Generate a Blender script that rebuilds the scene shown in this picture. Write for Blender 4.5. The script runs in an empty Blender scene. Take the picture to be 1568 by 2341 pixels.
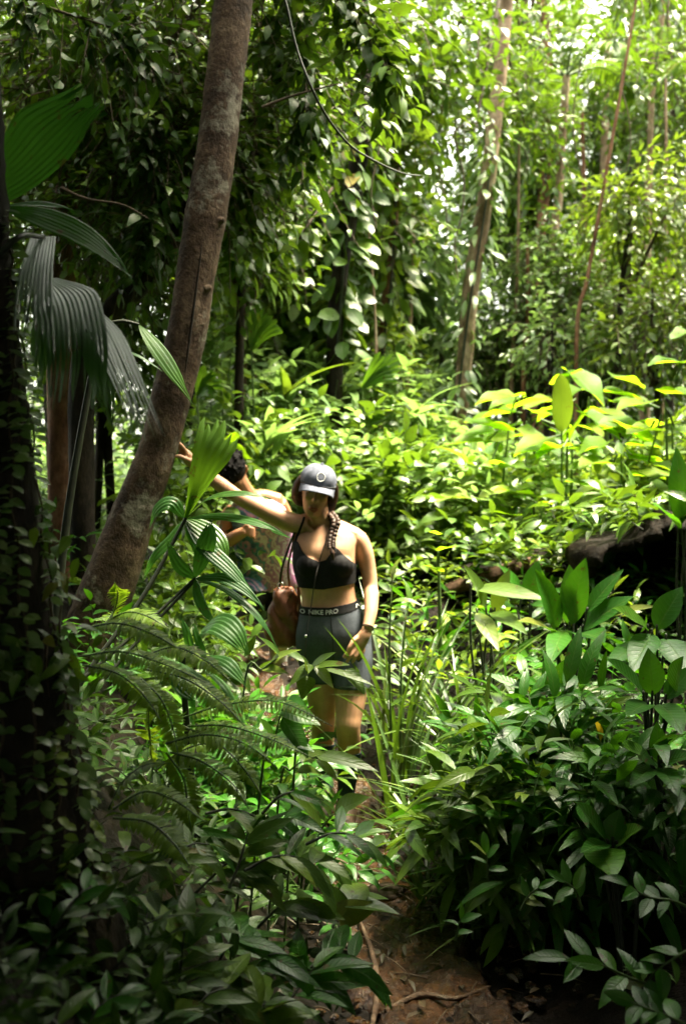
import bpy, bmesh, math
import numpy as np
from mathutils import Vector, Matrix
from mathutils.bvhtree import BVHTree

rng = np.random.default_rng(11)
SC = bpy.context.scene
COL = SC.collection
R = math.radians

# ------------------------------------------------------------------ camera, sky, sun, exposure
CAMZ = 1.53
PITCH = R(1.22)
cd = bpy.data.cameras.new('camera')
cam = bpy.data.objects.new('camera', cd)
COL.objects.link(cam)
cam.location = (0, 0, CAMZ)
cam.rotation_euler = (R(90) - PITCH, 0, 0)
cd.sensor_fit = 'VERTICAL'
cd.sensor_height = 36
cd.sensor_width = 24.08
cd.lens = 35
cd.clip_start = 0.05
cd.clip_end = 400
cd.dof.use_dof = True
cd.dof.focus_distance = 3.3
cd.dof.aperture_fstop = 2.8
SC.camera = cam

SUN_EL, SUN_AZ = R(70), R(70)          # azimuth from +Y towards +X: high, behind and right of the scene
wd = bpy.data.worlds.new("World")
SC.world = wd
wd.use_nodes = True
nt = wd.node_tree
bg = nt.nodes['Background']
sky = nt.nodes.new('ShaderNodeTexSky')
sky.sky_type = 'NISHITA'
sky.sun_disc = False
sky.sun_elevation = SUN_EL
sky.sun_rotation = SUN_AZ
sky.air_density = 1.0
sky.dust_density = 4.0
sky.ozone_density = 0.6
hs = nt.nodes.new('ShaderNodeHueSaturation')       # thin white cloud takes most of the blue out of the sky
hs.inputs['Saturation'].default_value = .30
nt.links.new(sky.outputs[0], hs.inputs['Color'])
tint = nt.nodes.new('ShaderNodeMix')
tint.data_type = 'RGBA'
tint.blend_type = 'MULTIPLY'
tint.inputs[0].default_value = 1
tint.inputs[7].default_value = (1.0, .965, .79, 1)
nt.links.new(hs.outputs[0], tint.inputs[6])
nt.links.new(tint.outputs[2], bg.inputs[0])
bg.inputs[1].default_value = 0.15
sl = bpy.data.lights.new('sun', 'SUN')
sl.energy = 3.2
sl.angle = R(16.0)
sl.color = (1.0, 0.91, 0.66)
so = bpy.data.objects.new('sun', sl)
COL.objects.link(so)
sdir = Vector((math.sin(SUN_AZ) * math.cos(SUN_EL), math.cos(SUN_AZ) * math.cos(SUN_EL), math.sin(SUN_EL)))
so.rotation_euler = sdir.to_track_quat('Z', 'Y').to_euler()
so.location = (0, 0, 30)

SC.view_settings.view_transform = 'Standard'
SC.view_settings.look = 'None'
SC.view_settings.gamma = 1
SC.view_settings.use_curve_mapping = False
SC.view_settings.exposure = 3.45
cy = SC.cycles
cy.max_bounces = 7
cy.diffuse_bounces = 4
cy.glossy_bounces = 2
cy.transmission_bounces = 4
cy.transparent_max_bounces = 4
cy.caustics_reflective = False
cy.caustics_refractive = False
cy.sample_clamp_indirect = 6

# ------------------------------------------------------------------ helpers
KPX = 36 / 35 / 2341


def P(px, py, d):
    """world point at depth d that stands at (px, py) of the 1568 x 2341 photograph"""
    a = (px - 784) * KPX * d
    b = (1170.5 - py) * KPX * d
    cp, sp = math.cos(PITCH), math.sin(PITCH)
    return np.array((a, d * cp + b * sp, CAMZ - d * sp + b * cp))


def nrm(a):
    a = np.asarray(a, float)
    return a / np.maximum(np.linalg.norm(a, axis=-1, keepdims=True), 1e-9)


def smooth01(t):
    t = np.clip(t, 0, 1)
    return t * t * (3 - 2 * t)


class Geo:
    """collects vertices, faces and a per-vertex (s, t, random) triple, and links them as one mesh"""

    def __init__(self):
        self.v, self.f, self.a, self.n = [], [], [], 0

    def add(self, V, F, A=None):
        V = np.asarray(V, float).reshape(-1, 3)
        F = np.asarray(F, int)
        self.v.append(V)
        self.f.append(F + self.n)
        if A is None:
            A = np.tile((0.0, 0.0, rng.random()), (len(V), 1))
        self.a.append(np.asarray(A, float).reshape(-1, 3))
        self.n += len(V)

    def mesh(self, name, smooth=True):
        me = bpy.data.meshes.new(name)
        if not self.v:
            return me
        V = np.concatenate(self.v)
        A = np.concatenate(self.a)
        me.vertices.add(len(V))
        me.vertices.foreach_set('co', V.ravel())
        idx = np.concatenate([f.ravel() for f in self.f])
        tot = np.concatenate([np.full(len(f), f.shape[1]) for f in self.f])
        st = np.concatenate(([0], np.cumsum(tot)[:-1]))
        me.loops.add(len(idx))
        me.loops.foreach_set('vertex_index', idx)
        me.polygons.add(len(tot))
        me.polygons.foreach_set('loop_start', st)
        me.polygons.foreach_set('use_smooth', np.full(len(tot), smooth))
        at = me.attributes.new('lf', 'FLOAT_VECTOR', 'POINT')
        at.data.foreach_set('vector', A.ravel())
        me.update(calc_edges=True)
        me.validate()
        return me

    def build(self, name, mat, parent=None, smooth=True):
        me = self.mesh(name, smooth)
        me.materials.append(mat)
        return link(name, me, parent)


def link(name, me, parent=None):
    o = bpy.data.objects.new(name, me)
    COL.objects.link(o)
    if parent is not None:
        o.parent = parent
        o.matrix_parent_inverse = Matrix.Translation(-parent.location)
    return o


def tag(o, label=None, cat=None, group=None, kind=None):
    if label:
        o['label'] = label
    if cat:
        o['category'] = cat
    if group:
        o['group'] = group
    if kind:
        o['kind'] = kind
    return o


def thing(name, label, cat, loc, group=None):
    o = bpy.data.objects.new(name, None)
    COL.objects.link(o)
    o.empty_display_size = 0.1
    o.location = [float(c) for c in loc]
    return tag(o, label, cat, group)


def catmull(pts, m):
    pts = np.asarray(pts, float)
    n = len(pts)
    if n == 2:
        t = np.linspace(0, 1, m)[:, None]
        return pts[0] * (1 - t) + pts[1] * t
    u = np.linspace(0, n - 1, m)
    i = np.minimum(u.astype(int), n - 2)
    f = (u - i)[:, None]
    ext = np.vstack((2 * pts[0] - pts[1], pts, 2 * pts[-1] - pts[-2]))
    p0, p1, p2, p3 = ext[i], ext[i + 1], ext[i + 2], ext[i + 3]
    return 0.5 * (2 * p1 + (p2 - p0) * f + (2 * p0 - 5 * p1 + 4 * p2 - p3) * f ** 2 + (3 * p1 - p0 - 3 * p2 + p3) * f ** 3)


def frames(c):
    T = nrm(np.gradient(c, axis=0))
    ref = np.array((0, 1.0, 0)) if abs(T[0][1]) < 0.9 else np.array((1.0, 0, 0))
    U = []
    u = nrm(np.cross(T[0], ref))
    for t in T:
        u = nrm(u - t * np.dot(u, t))
        U.append(u)
    U = np.array(U)
    return T, U, np.cross(T, U)


def tube(g, pts, rad, sides=8, m=None, rough=0.0, freq=5.0, caps=True, flat=1.0):
    """a tapering tube through pts; flat squeezes it along its second axis"""
    pts = np.asarray(pts, float)
    m = m or max(4, 5 * len(pts))
    c = catmull(pts, m)
    r = np.interp(np.linspace(0, 1, m), np.linspace(0, 1, len(rad)), rad)
    T, U, B = frames(c)
    a = np.linspace(0, 2 * math.pi, sides, endpoint=False)
    rr = np.repeat(r[:, None], sides, 1)
    if rough:
        ph = rng.random(6) * 6.28
        z = np.linspace(0, m / 6.0, m)[:, None]
        rr = rr * (1 + rough * (np.sin(2 * a + ph[0] + z * .7) * .5 + np.sin(3 * a + ph[1] - z * 1.3) * .4
                                + np.sin(z * freq + ph[2]) * .3) + rough * .45 * rng.standard_normal((m, sides)))
    V = c[:, None] + rr[..., None] * (np.cos(a)[None, :, None] * U[:, None] + flat * np.sin(a)[None, :, None] * B[:, None])
    A = np.zeros((m, sides, 3))
    A[..., 0] = a / 6.2832
    A[..., 1] = np.linspace(0, 1, m)[:, None]
    A[..., 2] = rng.random()
    i = np.arange(m - 1)[:, None] * sides
    j = np.arange(sides)[None]
    k = (j + 1) % sides
    F = np.stack((i + j, i + k, i + sides + k, i + sides + j), -1).reshape(-1, 4)
    g.add(V.reshape(-1, 3), F, A.reshape(-1, 3))
    if caps:
        for q, ring in ((0, V[0]), (1, V[-1])):
            ctr = c[0] - T[0] * r[0] * .5 if q == 0 else c[-1] + T[-1] * r[-1] * .6
            vv = np.vstack((ring, ctr))
            ff = np.stack((j[0], k[0], np.full(sides, sides)), -1)
            if q == 0:
                ff = ff[:, [1, 0, 2]]
            g.add(vv, ff, np.tile((0, float(q), .5), (sides + 1, 1)))


def prof(kind, n):
    t = np.linspace(0, 1, n + 1)
    if kind == 'lance':
        w = np.sin(np.pi * t ** 0.8) ** 0.9
    elif kind == 'ovate':
        w = np.sin(np.pi * t ** 0.62) ** 0.85
    elif kind == 'oblong':
        w = np.sin(np.pi * t) ** 0.5
    elif kind == 'heart':
        w = np.sin(np.pi * np.clip(t * .93 + .07, 0, 1) ** 0.5) ** 0.7
    elif kind == 'strap':
        w = np.minimum(1, 0.35 + 3 * t) * (1 - t ** 2.5) ** .9
    elif kind == 'obov':
        w = np.sin(np.pi * t ** 1.5) ** 0.8
    else:
        w = np.ones_like(t)
    w = np.maximum(w, 0.02)
    return w


def leaves(g, p, d, up, L, W, kind='lance', nseg=4, droop=0.25, fold=0.22, rnd=None, wave=0.0, twist=0.0):
    """many leaves at once: blade of 3 columns, folded along the midrib and bent down along its length"""
    p = np.atleast_2d(p)
    N = len(p)
    d = nrm(np.broadcast_to(d, (N, 3)))
    up = np.broadcast_to(up, (N, 3))
    b = nrm(np.cross(d, up))
    n = np.cross(b, d)
    L = np.broadcast_to(np.asarray(L, float), (N,))
    W = np.broadcast_to(np.asarray(W, float), (N,))
    droop = np.broadcast_to(np.asarray(droop, float), (N,))
    rnd = rng.random(N) if rnd is None else np.broadcast_to(rnd, (N,))
    t = np.linspace(0, 1, nseg + 1)
    w = prof(kind, nseg)
    s = np.array((-1.0, 0, 1.0))
    ax = (t[None] * (1 - .25 * np.abs(droop)[:, None] * t[None]) * L[:, None])[..., None] * d[:, None] \
        - (droop[:, None] * t[None] ** 2 * L[:, None])[..., None] * n[:, None]
    side = (w[None, :, None] * s[None, None] * W[:, None, None] * .5)
    lift = np.abs(side) * fold
    if wave:
        lift = lift + wave * W[:, None, None] * np.sin(t[None, :, None] * 9 + rnd[:, None, None] * 20 + s[None, None] * 1.3) * np.abs(s)[None, None]
    V = (p[:, None] + ax)[:, :, None] + side[..., None] * b[:, None, None] + lift[..., None] * n[:, None, None]
    A = np.empty((N, nseg + 1, 3, 3))
    A[..., 0] = s[None, None]
    A[..., 1] = t[None, :, None]
    A[..., 2] = rnd[:, None, None]
    nv = (nseg + 1) * 3
    i = (np.arange(nseg) * 3)[:, None]
    q = np.stack((i + np.array((0, 1)), i + np.array((1, 2)), i + np.array((4, 5)), i + np.array((3, 4))), -1).reshape(-1, 4)
    F = (np.arange(N) * nv)[:, None, None] + q[None]
    g.add(V.reshape(-1, 3), F.reshape(-1, 4), A.reshape(-1, 3))


def jit(n, s):
    return rng.standard_normal((n, 3)) * s


def cloud(C, Rd, n, shell=2.2):
    u = nrm(rng.standard_normal((n, 3)))
    r = rng.random(n) ** (1 / shell)
    return np.asarray(C) + u * r[:, None] * np.asarray(Rd), u


def sprays(gl, gw, O, d, ln, k, L, W, kind='lance', droop=.25, nseg=4, sag=.25, upj=.45, spread=1.0, wr=0.003, fold=.22):
    """twigs of k alternating leaves each"""
    N = len(O)
    d = nrm(d)
    ln = np.broadcast_to(np.asarray(ln, float), (N,))
    t = (np.arange(k) + .6) / k
    pts = O[:, None] + d[:, None] * (ln[:, None] * t[None])[..., None]
    pts[..., 2] -= sag * ln[:, None] * t[None] ** 2
    b = nrm(np.cross(d, np.array((0, 0, 1.0)) + jit(N, .15)))
    sgn = np.where(np.arange(k) % 2 == 0, 1.0, -1.0)
    dd = d[:, None] * .75 + spread * sgn[None, :, None] * b[:, None] + rng.standard_normal((N, k, 3)) * .3
    dd[..., 2] -= .15
    dd[:, -1] = d + jit(N, .2)
    up = np.zeros((N, k, 3))
    up[..., 2] = 1
    up += rng.standard_normal((N, k, 3)) * upj
    Lk = L * rng.uniform(.65, 1.2, (N, k))
    rr = np.clip(rng.random((N, 1)) * .6 + rng.random((N, k)) * .4, 0, 1)
    leaves(gl, pts.reshape(-1, 3), dd.reshape(-1, 3), up.reshape(-1, 3), Lk.ravel(), (Lk * W / L).ravel(), kind, nseg,
           np.clip(rng.normal(droop, .15, N * k), -.1, .9), fold, rr.ravel())
    if gw is not None:
        q = np.array((0, .5, 1.0))
        c = O[:, None] + d[:, None] * (ln[:, None] * q[None])[..., None]
        c[..., 2] -= sag * ln[:, None] * q[None] ** 2
        n2 = np.cross(b, d)
        a = np.array((0, 2.094, 4.189))
        off = np.cos(a)[None, :, None] * b[:, None] + np.sin(a)[None, :, None] * n2[:, None]
        rad = wr * np.array((1, .8, .4))
        V = c[:, :, None] + off[:, None] * rad[None, :, None, None]
        i = np.array((0, 3))[:, None]
        j = np.arange(3)[None]
        kk = (j + 1) % 3
        q4 = np.stack((i + j, i + kk, i + 3 + kk, i + 3 + j), -1).reshape(-1, 4)
        F = (np.arange(N) * 9)[:, None, None] + q4[None]
        gw.add(V.reshape(-1, 3), F.reshape(-1, 4))


def pleat(g, pts, width, npl=6, up=(0, 0, 1), amp=.18, m=14, tipj=.12, kind='strap', cup=0.0, rnd=None, split=.84):
    """a pleated palm blade along pts: zigzag columns and a torn, toothed end"""
    c = catmull(pts, m + 1)
    T = nrm(np.gradient(c, axis=0))
    up = nrm(up)
    B = nrm(np.cross(T, up))
    N = np.cross(B, T)
    t = np.linspace(0, 1, m + 1)
    if callable(kind):
        w = np.array([kind(x) for x in t])
    else:
        w = np.interp(t, np.linspace(0, 1, 21), prof(kind, 20))
    nc = 2 * npl + 1
    s = np.linspace(-1, 1, nc)
    zig = np.where(np.arange(nc) % 2 == 0, 0.0, 1.0)
    ext = 1 - tipj * rng.random(nc) * np.where(np.arange(nc) % 2 == 0, 1.6, .5)
    cell = width / npl
    tt = np.minimum(t[:, None], 1) * np.where(t[:, None] > .7, 1 - (1 - ext[None]) * ((t[:, None] - .7) / .3), 1)
    ci = np.stack([np.interp(tt, t, c[:, k]) for k in range(3)], -1)
    side = w[:, None] * s[None] * width * .5
    zig = zig * rng.uniform(.5, 1.3, nc)
    s[1:-1] += rng.uniform(-.35, .35, nc - 2) / nc
    lift = zig[None] * cell * amp * .75 * np.clip(w[:, None], .15, 1) + cup * width * (s[None] ** 2) * w[:, None]
    V = ci + side[..., None] * B[:, None] + lift[..., None] * N[:, None]
    A = np.empty((m + 1, nc, 3))
    A[..., 0] = s[None]
    A[..., 1] = t[:, None]
    A[..., 2] = rng.random() if rnd is None else rnd
    # beyond the split every pleat hangs free and narrows to a point of its own
    fr = np.clip((t[:, None] - split - .06 * rng.standard_normal(nc)[None]) / (1 - split), 0, 1)
    hang = (rng.standard_normal(nc) * .10 + .02)[None] * width * fr ** 2
    V[..., 2] -= np.abs(hang) * 1.2
    V += (hang * .5)[..., None] * B[:, None]
    # every pleat is a facet of its own, so the folds stay crisp
    for k in range(nc - 1):
        q = np.arange(m)[:, None] * 2
        W2 = V[:, k:k + 2].copy()
        ev, od = (0, 1) if k % 2 == 0 else (1, 0)
        f_ = (.96 * fr[:, (k + od):(k + od) + 1]) ** 1.3
        W2[:, ev] = V[:, k + ev] * (1 - f_) + V[:, k + od] * f_
        g.add(W2.reshape(-1, 3), np.concatenate((q, q + 1, q + 3, q + 2), 1), A[:, k:k + 2].reshape(-1, 3))


def ellip(g, c, r, rot=None, nu=14, nv=10):
    a = np.linspace(0, 2 * math.pi, nu, endpoint=False)
    b = np.linspace(-math.pi / 2, math.pi / 2, nv + 1)
    V = np.stack((np.cos(b)[:, None] * np.cos(a), np.cos(b)[:, None] * np.sin(a), np.repeat(np.sin(b)[:, None], nu, 1)), -1).reshape(-1, 3)
    V = V * np.asarray(r)
    if rot is not None:
        V = V @ np.asarray(rot).T
    i = np.arange(nv)[:, None] * nu
    j = np.arange(nu)[None]
    k = (j + 1) % nu
    g.add(V + np.asarray(c), np.stack((i + j, i + k, i + nu + k, i + nu + j), -1).reshape(-1, 4))


# ------------------------------------------------------------------ materials
def new_mat(name):
    m = bpy.data.materials.new(name)
    m.use_nodes = True
    n = m.node_tree.nodes
    return m, m.node_tree, n, n['Principled BSDF'], n['Material Output']


def ramp(nt, fac, stops):
    r = nt.nodes.new('ShaderNodeValToRGB')
    e = r.color_ramp.elements
    while len(e) < len(stops):
        e.new(.5)
    for x, (p, c) in zip(e, stops):
        x.position = p
        x.color = (*c, 1)
    if fac is not None:
        nt.links.new(fac, r.inputs[0])
    return r


def math_node(nt, op, a, b=None, c=None):
    m = nt.nodes.new('ShaderNodeMath')
    m.operation = op
    for i, x in enumerate((a, b, c)):
        if x is None:
            continue
        if isinstance(x, (int, float)):
            m.inputs[i].default_value = x
        else:
            nt.links.new(x, m.inputs[i])
    return m.outputs[0]


def noise(nt, vec, scale, detail=4, rough=.6):
    n = nt.nodes.new('ShaderNodeTexNoise')
    n.inputs['Scale'].default_value = scale
    n.inputs['Detail'].default_value = detail
    n.inputs['Roughness'].default_value = rough
    if vec is not None:
        nt.links.new(vec, n.inputs['Vector'])
    return n


def mixc(nt, fac, a, b, mode='MIX'):
    m = nt.nodes.new('ShaderNodeMix')
    m.data_type = 'RGBA'
    m.blend_type = mode
    for sock, x in ((m.inputs[0], fac), (m.inputs[6], a), (m.inputs[7], b)):
        if isinstance(x, (int, float)):
            sock.default_value = x
        elif isinstance(x, tuple):
            sock.default_value = (*x, 1)
        else:
            nt.links.new(x, sock)
    return m.outputs[2]


def leaf_mat(name, stops, trans=.3, tcol=(.25, .42, .03), rough=.38, vein=.35, bump=.25, vfreq=26, spec=.38):
    m, t, n, pb, out = new_mat(name)
    at = n.new('ShaderNodeAttribute')
    at.attribute_name = 'lf'
    sx = n.new('ShaderNodeSeparateXYZ')
    t.links.new(at.outputs['Vector'], sx.inputs[0])
    col = ramp(t, sx.outputs[2], stops).outputs[0]
    co = n.new('ShaderNodeTexCoord')
    nz = noise(t, co.outputs['Object'], 9, 3)
    mot = ramp(t, nz.outputs[0], [(.35, (.72, .74, .72)), (.65, (1.15, 1.1, 1.0))]).outputs[0]
    col = mixc(t, 1.0, col, mot, 'MULTIPLY')
    ab = math_node(t, 'ABSOLUTE', sx.outputs[0])
    mid = math_node(t, 'SUBTRACT', 1.0, math_node(t, 'MULTIPLY', ab, 9.0))
    mid = math_node(t, 'MAXIMUM', mid, 0.0)
    ph = math_node(t, 'SUBTRACT', math_node(t, 'MULTIPLY', sx.outputs[1], float(vfreq)), math_node(t, 'MULTIPLY', ab, 5.0))
    sv = math_node(t, 'POWER', math_node(t, 'ABSOLUTE', math_node(t, 'SINE', ph)), 8.0)
    vv = math_node(t, 'MULTIPLY', math_node(t, 'ADD', mid, math_node(t, 'MULTIPLY', sv, .25)), vein)
    col = mixc(t, vv, col, (.16, .24, .06))
    spot = noise(t, co.outputs['Object'], 26, 3, .7)          # insect marks and brown blemishes
    sf = ramp(t, spot.outputs[0], [(.635, (0, 0, 0)), (.68, (.8, .8, .8))]).outputs[0]
    col = mixc(t, sf, col, (.085, .055, .018))
    t.links.new(col, pb.inputs['Base Color'])
    pb.inputs['Roughness'].default_value = rough
    pb.inputs['Specular IOR Level'].default_value = spec
    bp = n.new('ShaderNodeBump')
    bp.inputs['Strength'].default_value = bump
    bp.inputs['Distance'].default_value = .004
    h = math_node(t, 'ADD', math_node(t, 'MULTIPLY', sv, .5), math_node(t, 'MULTIPLY', noise(t, co.outputs['Object'], 40, 2).outputs[0], .8))
    t.links.new(math_node(t, 'ADD', h, math_node(t, 'MULTIPLY', mid, -1.0)), bp.inputs['Height'])
    t.links.new(bp.outputs[0], pb.inputs['Normal'])
    tr = n.new('ShaderNodeBsdfTranslucent')
    tc = mixc(t, 1.0, mixc(t, .5, col, (.12, .2, .02)), (tcol[0] * 4, tcol[1] * 4, tcol[2] * 4), 'MULTIPLY')
    tf = mixc(t, .65, tc, tcol)
    tf = mixc(t, math_node(t, 'MULTIPLY', vv, 1.3), tf, (tcol[0] * .3, tcol[1] * .35, tcol[2] * .3))
    tf = mixc(t, sf, tf, (.10, .05, .01))
    t.links.new(tf, tr.inputs[0])
    mx = n.new('ShaderNodeMixShader')
    mx.inputs[0].default_value = trans
    t.links.new(pb.outputs[0], mx.inputs[1])
    t.links.new(tr.outputs[0], mx.inputs[2])
    t.links.new(mx.outputs[0], out.inputs[0])
    return m


def bark_mat(name, dark, mid, light, scale=6.0, stretch=.35, bump=.5, lich=None):
    m, t, n, pb, out = new_mat(name)
    co = n.new('ShaderNodeTexCoord')
    mp = n.new('ShaderNodeMapping')
    mp.inputs['Scale'].default_value = (1, 1, stretch)
    t.links.new(co.outputs['Object'], mp.inputs[0])
    a = noise(t, mp.outputs[0], scale, 6, .7)
    b = noise(t, mp.outputs[0], scale * 6, 4, .7)
    c1 = ramp(t, a.outputs[0], [(.32, dark), (.5, mid), (.68, light)]).outputs[0]
    c2 = ramp(t, b.outputs[0], [(.3, (.45, .42, .4)), (.7, (1.3, 1.28, 1.22))]).outputs[0]
    col = mixc(t, 1.0, c1, c2, 'MULTIPLY')
    if lich:
        l = noise(t, co.outputs['Object'], 3.5, 5, .75)
        f = ramp(t, l.outputs[0], [(.55, (0, 0, 0)), (.63, (1, 1, 1))]).outputs[0]
        col = mixc(t, f, col, lich)
    t.links.new(col, pb.inputs['Base Color'])
    pb.inputs['Roughness'].default_value = .85
    pb.inputs['Specular IOR Level'].default_value = .25
    bp = n.new('ShaderNodeBump')
    bp.inputs['Strength'].default_value = bump
    bp.inputs['Distance'].default_value = .02
    t.links.new(math_node(t, 'ADD', a.outputs[0], math_node(t, 'MULTIPLY', b.outputs[0], .5)), bp.inputs['Height'])
    t.links.new(bp.outputs[0], pb.inputs['Normal'])
    return m


def plain_mat(name, c, rough=.6, var=.15, scale=30, bump=.1, bscale=None, spec=.4, metal=0.0, sss=0.0):
    m, t, n, pb, out = new_mat(name)
    co = n.new('ShaderNodeTexCoord')
    a = noise(t, co.outputs['Object'], scale, 4)
    lo = tuple(x * (1 - var) for x in c)
    hi = tuple(min(1, x * (1 + var)) for x in c)
    t.links.new(ramp(t, a.outputs[0], [(.35, lo), (.65, hi)]).outputs[0], pb.inputs['Base Color'])
    pb.inputs['Roughness'].default_value = rough
    pb.inputs['Specular IOR Level'].default_value = spec
    pb.inputs['Metallic'].default_value = metal
    if sss:
        pb.inputs['Subsurface Weight'].default_value = sss
        pb.inputs['Subsurface Radius'].default_value = (.012, .004, .002)
        pb.inputs['Subsurface Scale'].default_value = 1.0
    b = noise(t, co.outputs['Object'], bscale or scale * 5, 3)
    bp = n.new('ShaderNodeBump')
    bp.inputs['Strength'].default_value = bump
    bp.inputs['Distance'].default_value = .004
    t.links.new(b.outputs[0], bp.inputs['Height'])
    t.links.new(bp.outputs[0], pb.inputs['Normal'])
    return m


DG = (.010, .035, .012)
M = {}
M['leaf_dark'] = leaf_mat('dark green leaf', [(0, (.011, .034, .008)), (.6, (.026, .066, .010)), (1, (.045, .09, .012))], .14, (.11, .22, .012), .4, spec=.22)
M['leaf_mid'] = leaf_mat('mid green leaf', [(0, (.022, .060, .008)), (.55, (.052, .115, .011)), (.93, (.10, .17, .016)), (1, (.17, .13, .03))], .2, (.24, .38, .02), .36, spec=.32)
M['leaf_light'] = leaf_mat('light green leaf', [(0, (.038, .085, .014)), (.6, (.085, .15, .02)), (1, (.16, .22, .035))], .27, (.34, .46, .03), .33)
M['leaf_lime'] = leaf_mat('lime green leaf', [(0, (.06, .15, .012)), (.6, (.12, .22, .015)), (1, (.2, .27, .02))], .62, (.40, .60, .015), .5, spec=.2)
M['leaf_lit_pale'] = leaf_mat('pale green leaf', [(0, (.06, .125, .04)), (.6, (.13, .215, .075)), (1, (.23, .30, .13))], .33, (.34, .50, .13), .28, spec=.5)  # albedo raised to imitate overexposed sun; also offsets shade on the trunk vines
M['leaf_gloss'] = leaf_mat('glossy broad leaf', [(0, (.014, .068, .008)), (.7, (.030, .128, .010)), (.96, (.065, .17, .014)), (1, (.16, .14, .03))], .24, (.13, .36, .010), .33, .3, .3, 34, .32)
M['leaf_palm'] = leaf_mat('pleated palm leaf', [(0, (.014, .055, .018)), (1, (.04, .115, .022))], .32, (.12, .34, .03), .42, .05, .15, 0, .24)
M['leaf_palm_grey'] = leaf_mat('waxy grey palm leaf', [(0, (.022, .065, .026)), (1, (.05, .105, .048))], .18, (.12, .26, .04), .33, .05, .15, 0, .75)
M['leaf_palm_light'] = leaf_mat('light pleated palm leaf', [(0, (.035, .095, .014)), (1, (.065, .14, .018))], .28, (.22, .4, .02), .36, .05, .15, 0)
M['leaf_grass'] = leaf_mat('strap leaf', [(0, (.018, .045, .010)), (.7, (.04, .085, .014)), (1, (.09, .13, .025))], .14, (.18, .32, .02), .33, .15, .1, 0)
M['leaf_fern'] = leaf_mat('fern leaf', [(0, (.055, .12, .014)), (1, (.13, .21, .02))], .38, (.36, .5, .02), .5, .2, .15, 12, .25)
M['leaf_yellow'] = leaf_mat('yellowing leaf', [(0, (.30, .22, .02)), (1, (.42, .30, .03))], .4, (.7, .5, .03), .5)
M['leaf_litter'] = leaf_mat('fallen leaf', [(0, (.012, .007, .004)), (.6, (.03, .016, .008)), (1, (.07, .038, .016))], .05, (.2, .1, .03), .55)
M['stem'] = plain_mat('green stem', (.05, .09, .02), .5, .3, 20)
M['stem_dark'] = plain_mat('dark stem', (.018, .024, .012), .55, .3, 20)
M['twig'] = plain_mat('brown twig', (.06, .04, .022), .8, .3, 20)
M['bark'] = bark_mat('smooth brown bark', (.018, .011, .007), (.070, .042, .025), (.17, .12, .08), 7, .8, .9, (.19, .17, .13))
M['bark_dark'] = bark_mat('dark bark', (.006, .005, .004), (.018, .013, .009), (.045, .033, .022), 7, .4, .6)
M['bark_pale'] = bark_mat('pale bark', (.12, .075, .045), (.26, .18, .12), (.42, .33, .25), 5, .5, .4)
M['bark_red'] = bark_mat('reddish bark', (.08, .035, .02), (.18, .085, .05), (.28, .16, .1), 5, .5, .4)


def leaf_part(gl, mat, parent, name='foliage'):
    return gl.build(name, M[mat], parent)
# ------------------------------------------------------------------ ground and mud path
PC_Y = [-6, 0, 2.85, 3.8, 4.78, 5.5, 6.4, 8, 12, 30]
PC_X = [1.4, .62, .36, .14, -.03, -.38, -.80, -1.15, -1.5, -2.5]
HY = [-40, 0, 4.6, 5.2, 6.3, 8, 10, 14, 25, 60]
HZ = [0, 0, 0, .16, .50, .82, 1.02, 1.15, 1.5, 2.5]


def pathx(y):
    return np.interp(y, PC_Y, PC_X)


def ground_z(x, y):
    x = np.asarray(x, float)
    y = np.asarray(y, float)
    d = x - pathx(y)
    l = smooth01((-d - .28) / 1.1) * .78 + smooth01((-d - 1.3) / 4) * .5
    l = l * np.interp(y, [-40, 6, 9, 30], [1, 1, .35, .2])
    r = smooth01((d - .45) / 1.6) * .30 + smooth01((d - 2) / 5) * .4
    bump = .05 * np.sin(x * 2.1 + y * 1.3) + .04 * np.sin(x * 4.3 - y * 3.1 + 1) + .02 * np.sin(x * 9 + y * 7)
    off = smooth01((np.abs(d) - .3) / .5)
    return np.interp(y, HY, HZ) + l + r + bump * off * .7 - .09 * (1 - off)


def grid_sheet(xs, ys, zf):
    X, Y = np.meshgrid(xs, ys)
    V = np.stack((X, Y, zf(X, Y)), -1)
    nx = len(xs)
    i = np.arange(len(ys) - 1)[:, None] * nx
    j = np.arange(nx - 1)[None]
    F = np.stack((i + j, i + j + 1, i + nx + j + 1, i + nx + j), -1).reshape(-1, 4)
    return V.reshape(-1, 3), F


def mud_mat(name, cols, wet, scale, bump):
    m, t, n, pb, out = new_mat(name)
    co = n.new('ShaderNodeTexCoord')
    a = noise(t, co.outputs['Object'], scale, 6, .65)
    b = noise(t, co.outputs['Object'], scale * 8, 5, .7)
    col = ramp(t, a.outputs[0], [(.3, cols[0]), (.5, cols[1]), (.7, cols[2])]).outputs[0]
    col = mixc(t, 1.0, col, ramp(t, b.outputs[0], [(.3, (.5, .48, .45)), (.7, (1.25, 1.2, 1.15))]).outputs[0], 'MULTIPLY')
    t.links.new(col, pb.inputs['Base Color'])
    t.links.new(ramp(t, noise(t, co.outputs['Object'], scale * 3, 4).outputs[0],
                     [(.5, (wet,) * 3), (.72, (.6,) * 3)]).outputs[0], pb.inputs['Roughness'])
    bp = n.new('ShaderNodeBump')
    bp.inputs['Strength'].default_value = bump
    bp.inputs['Distance'].default_value = .03
    if wet > .4:
        pb.inputs['Specular IOR Level'].default_value = .08
    t.links.new(math_node(t, 'ADD', a.outputs[0], math_node(t, 'MULTIPLY', b.outputs[0], .6)), bp.inputs['Height'])
    t.links.new(bp.outputs[0], pb.inputs['Normal'])
    return m


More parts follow.
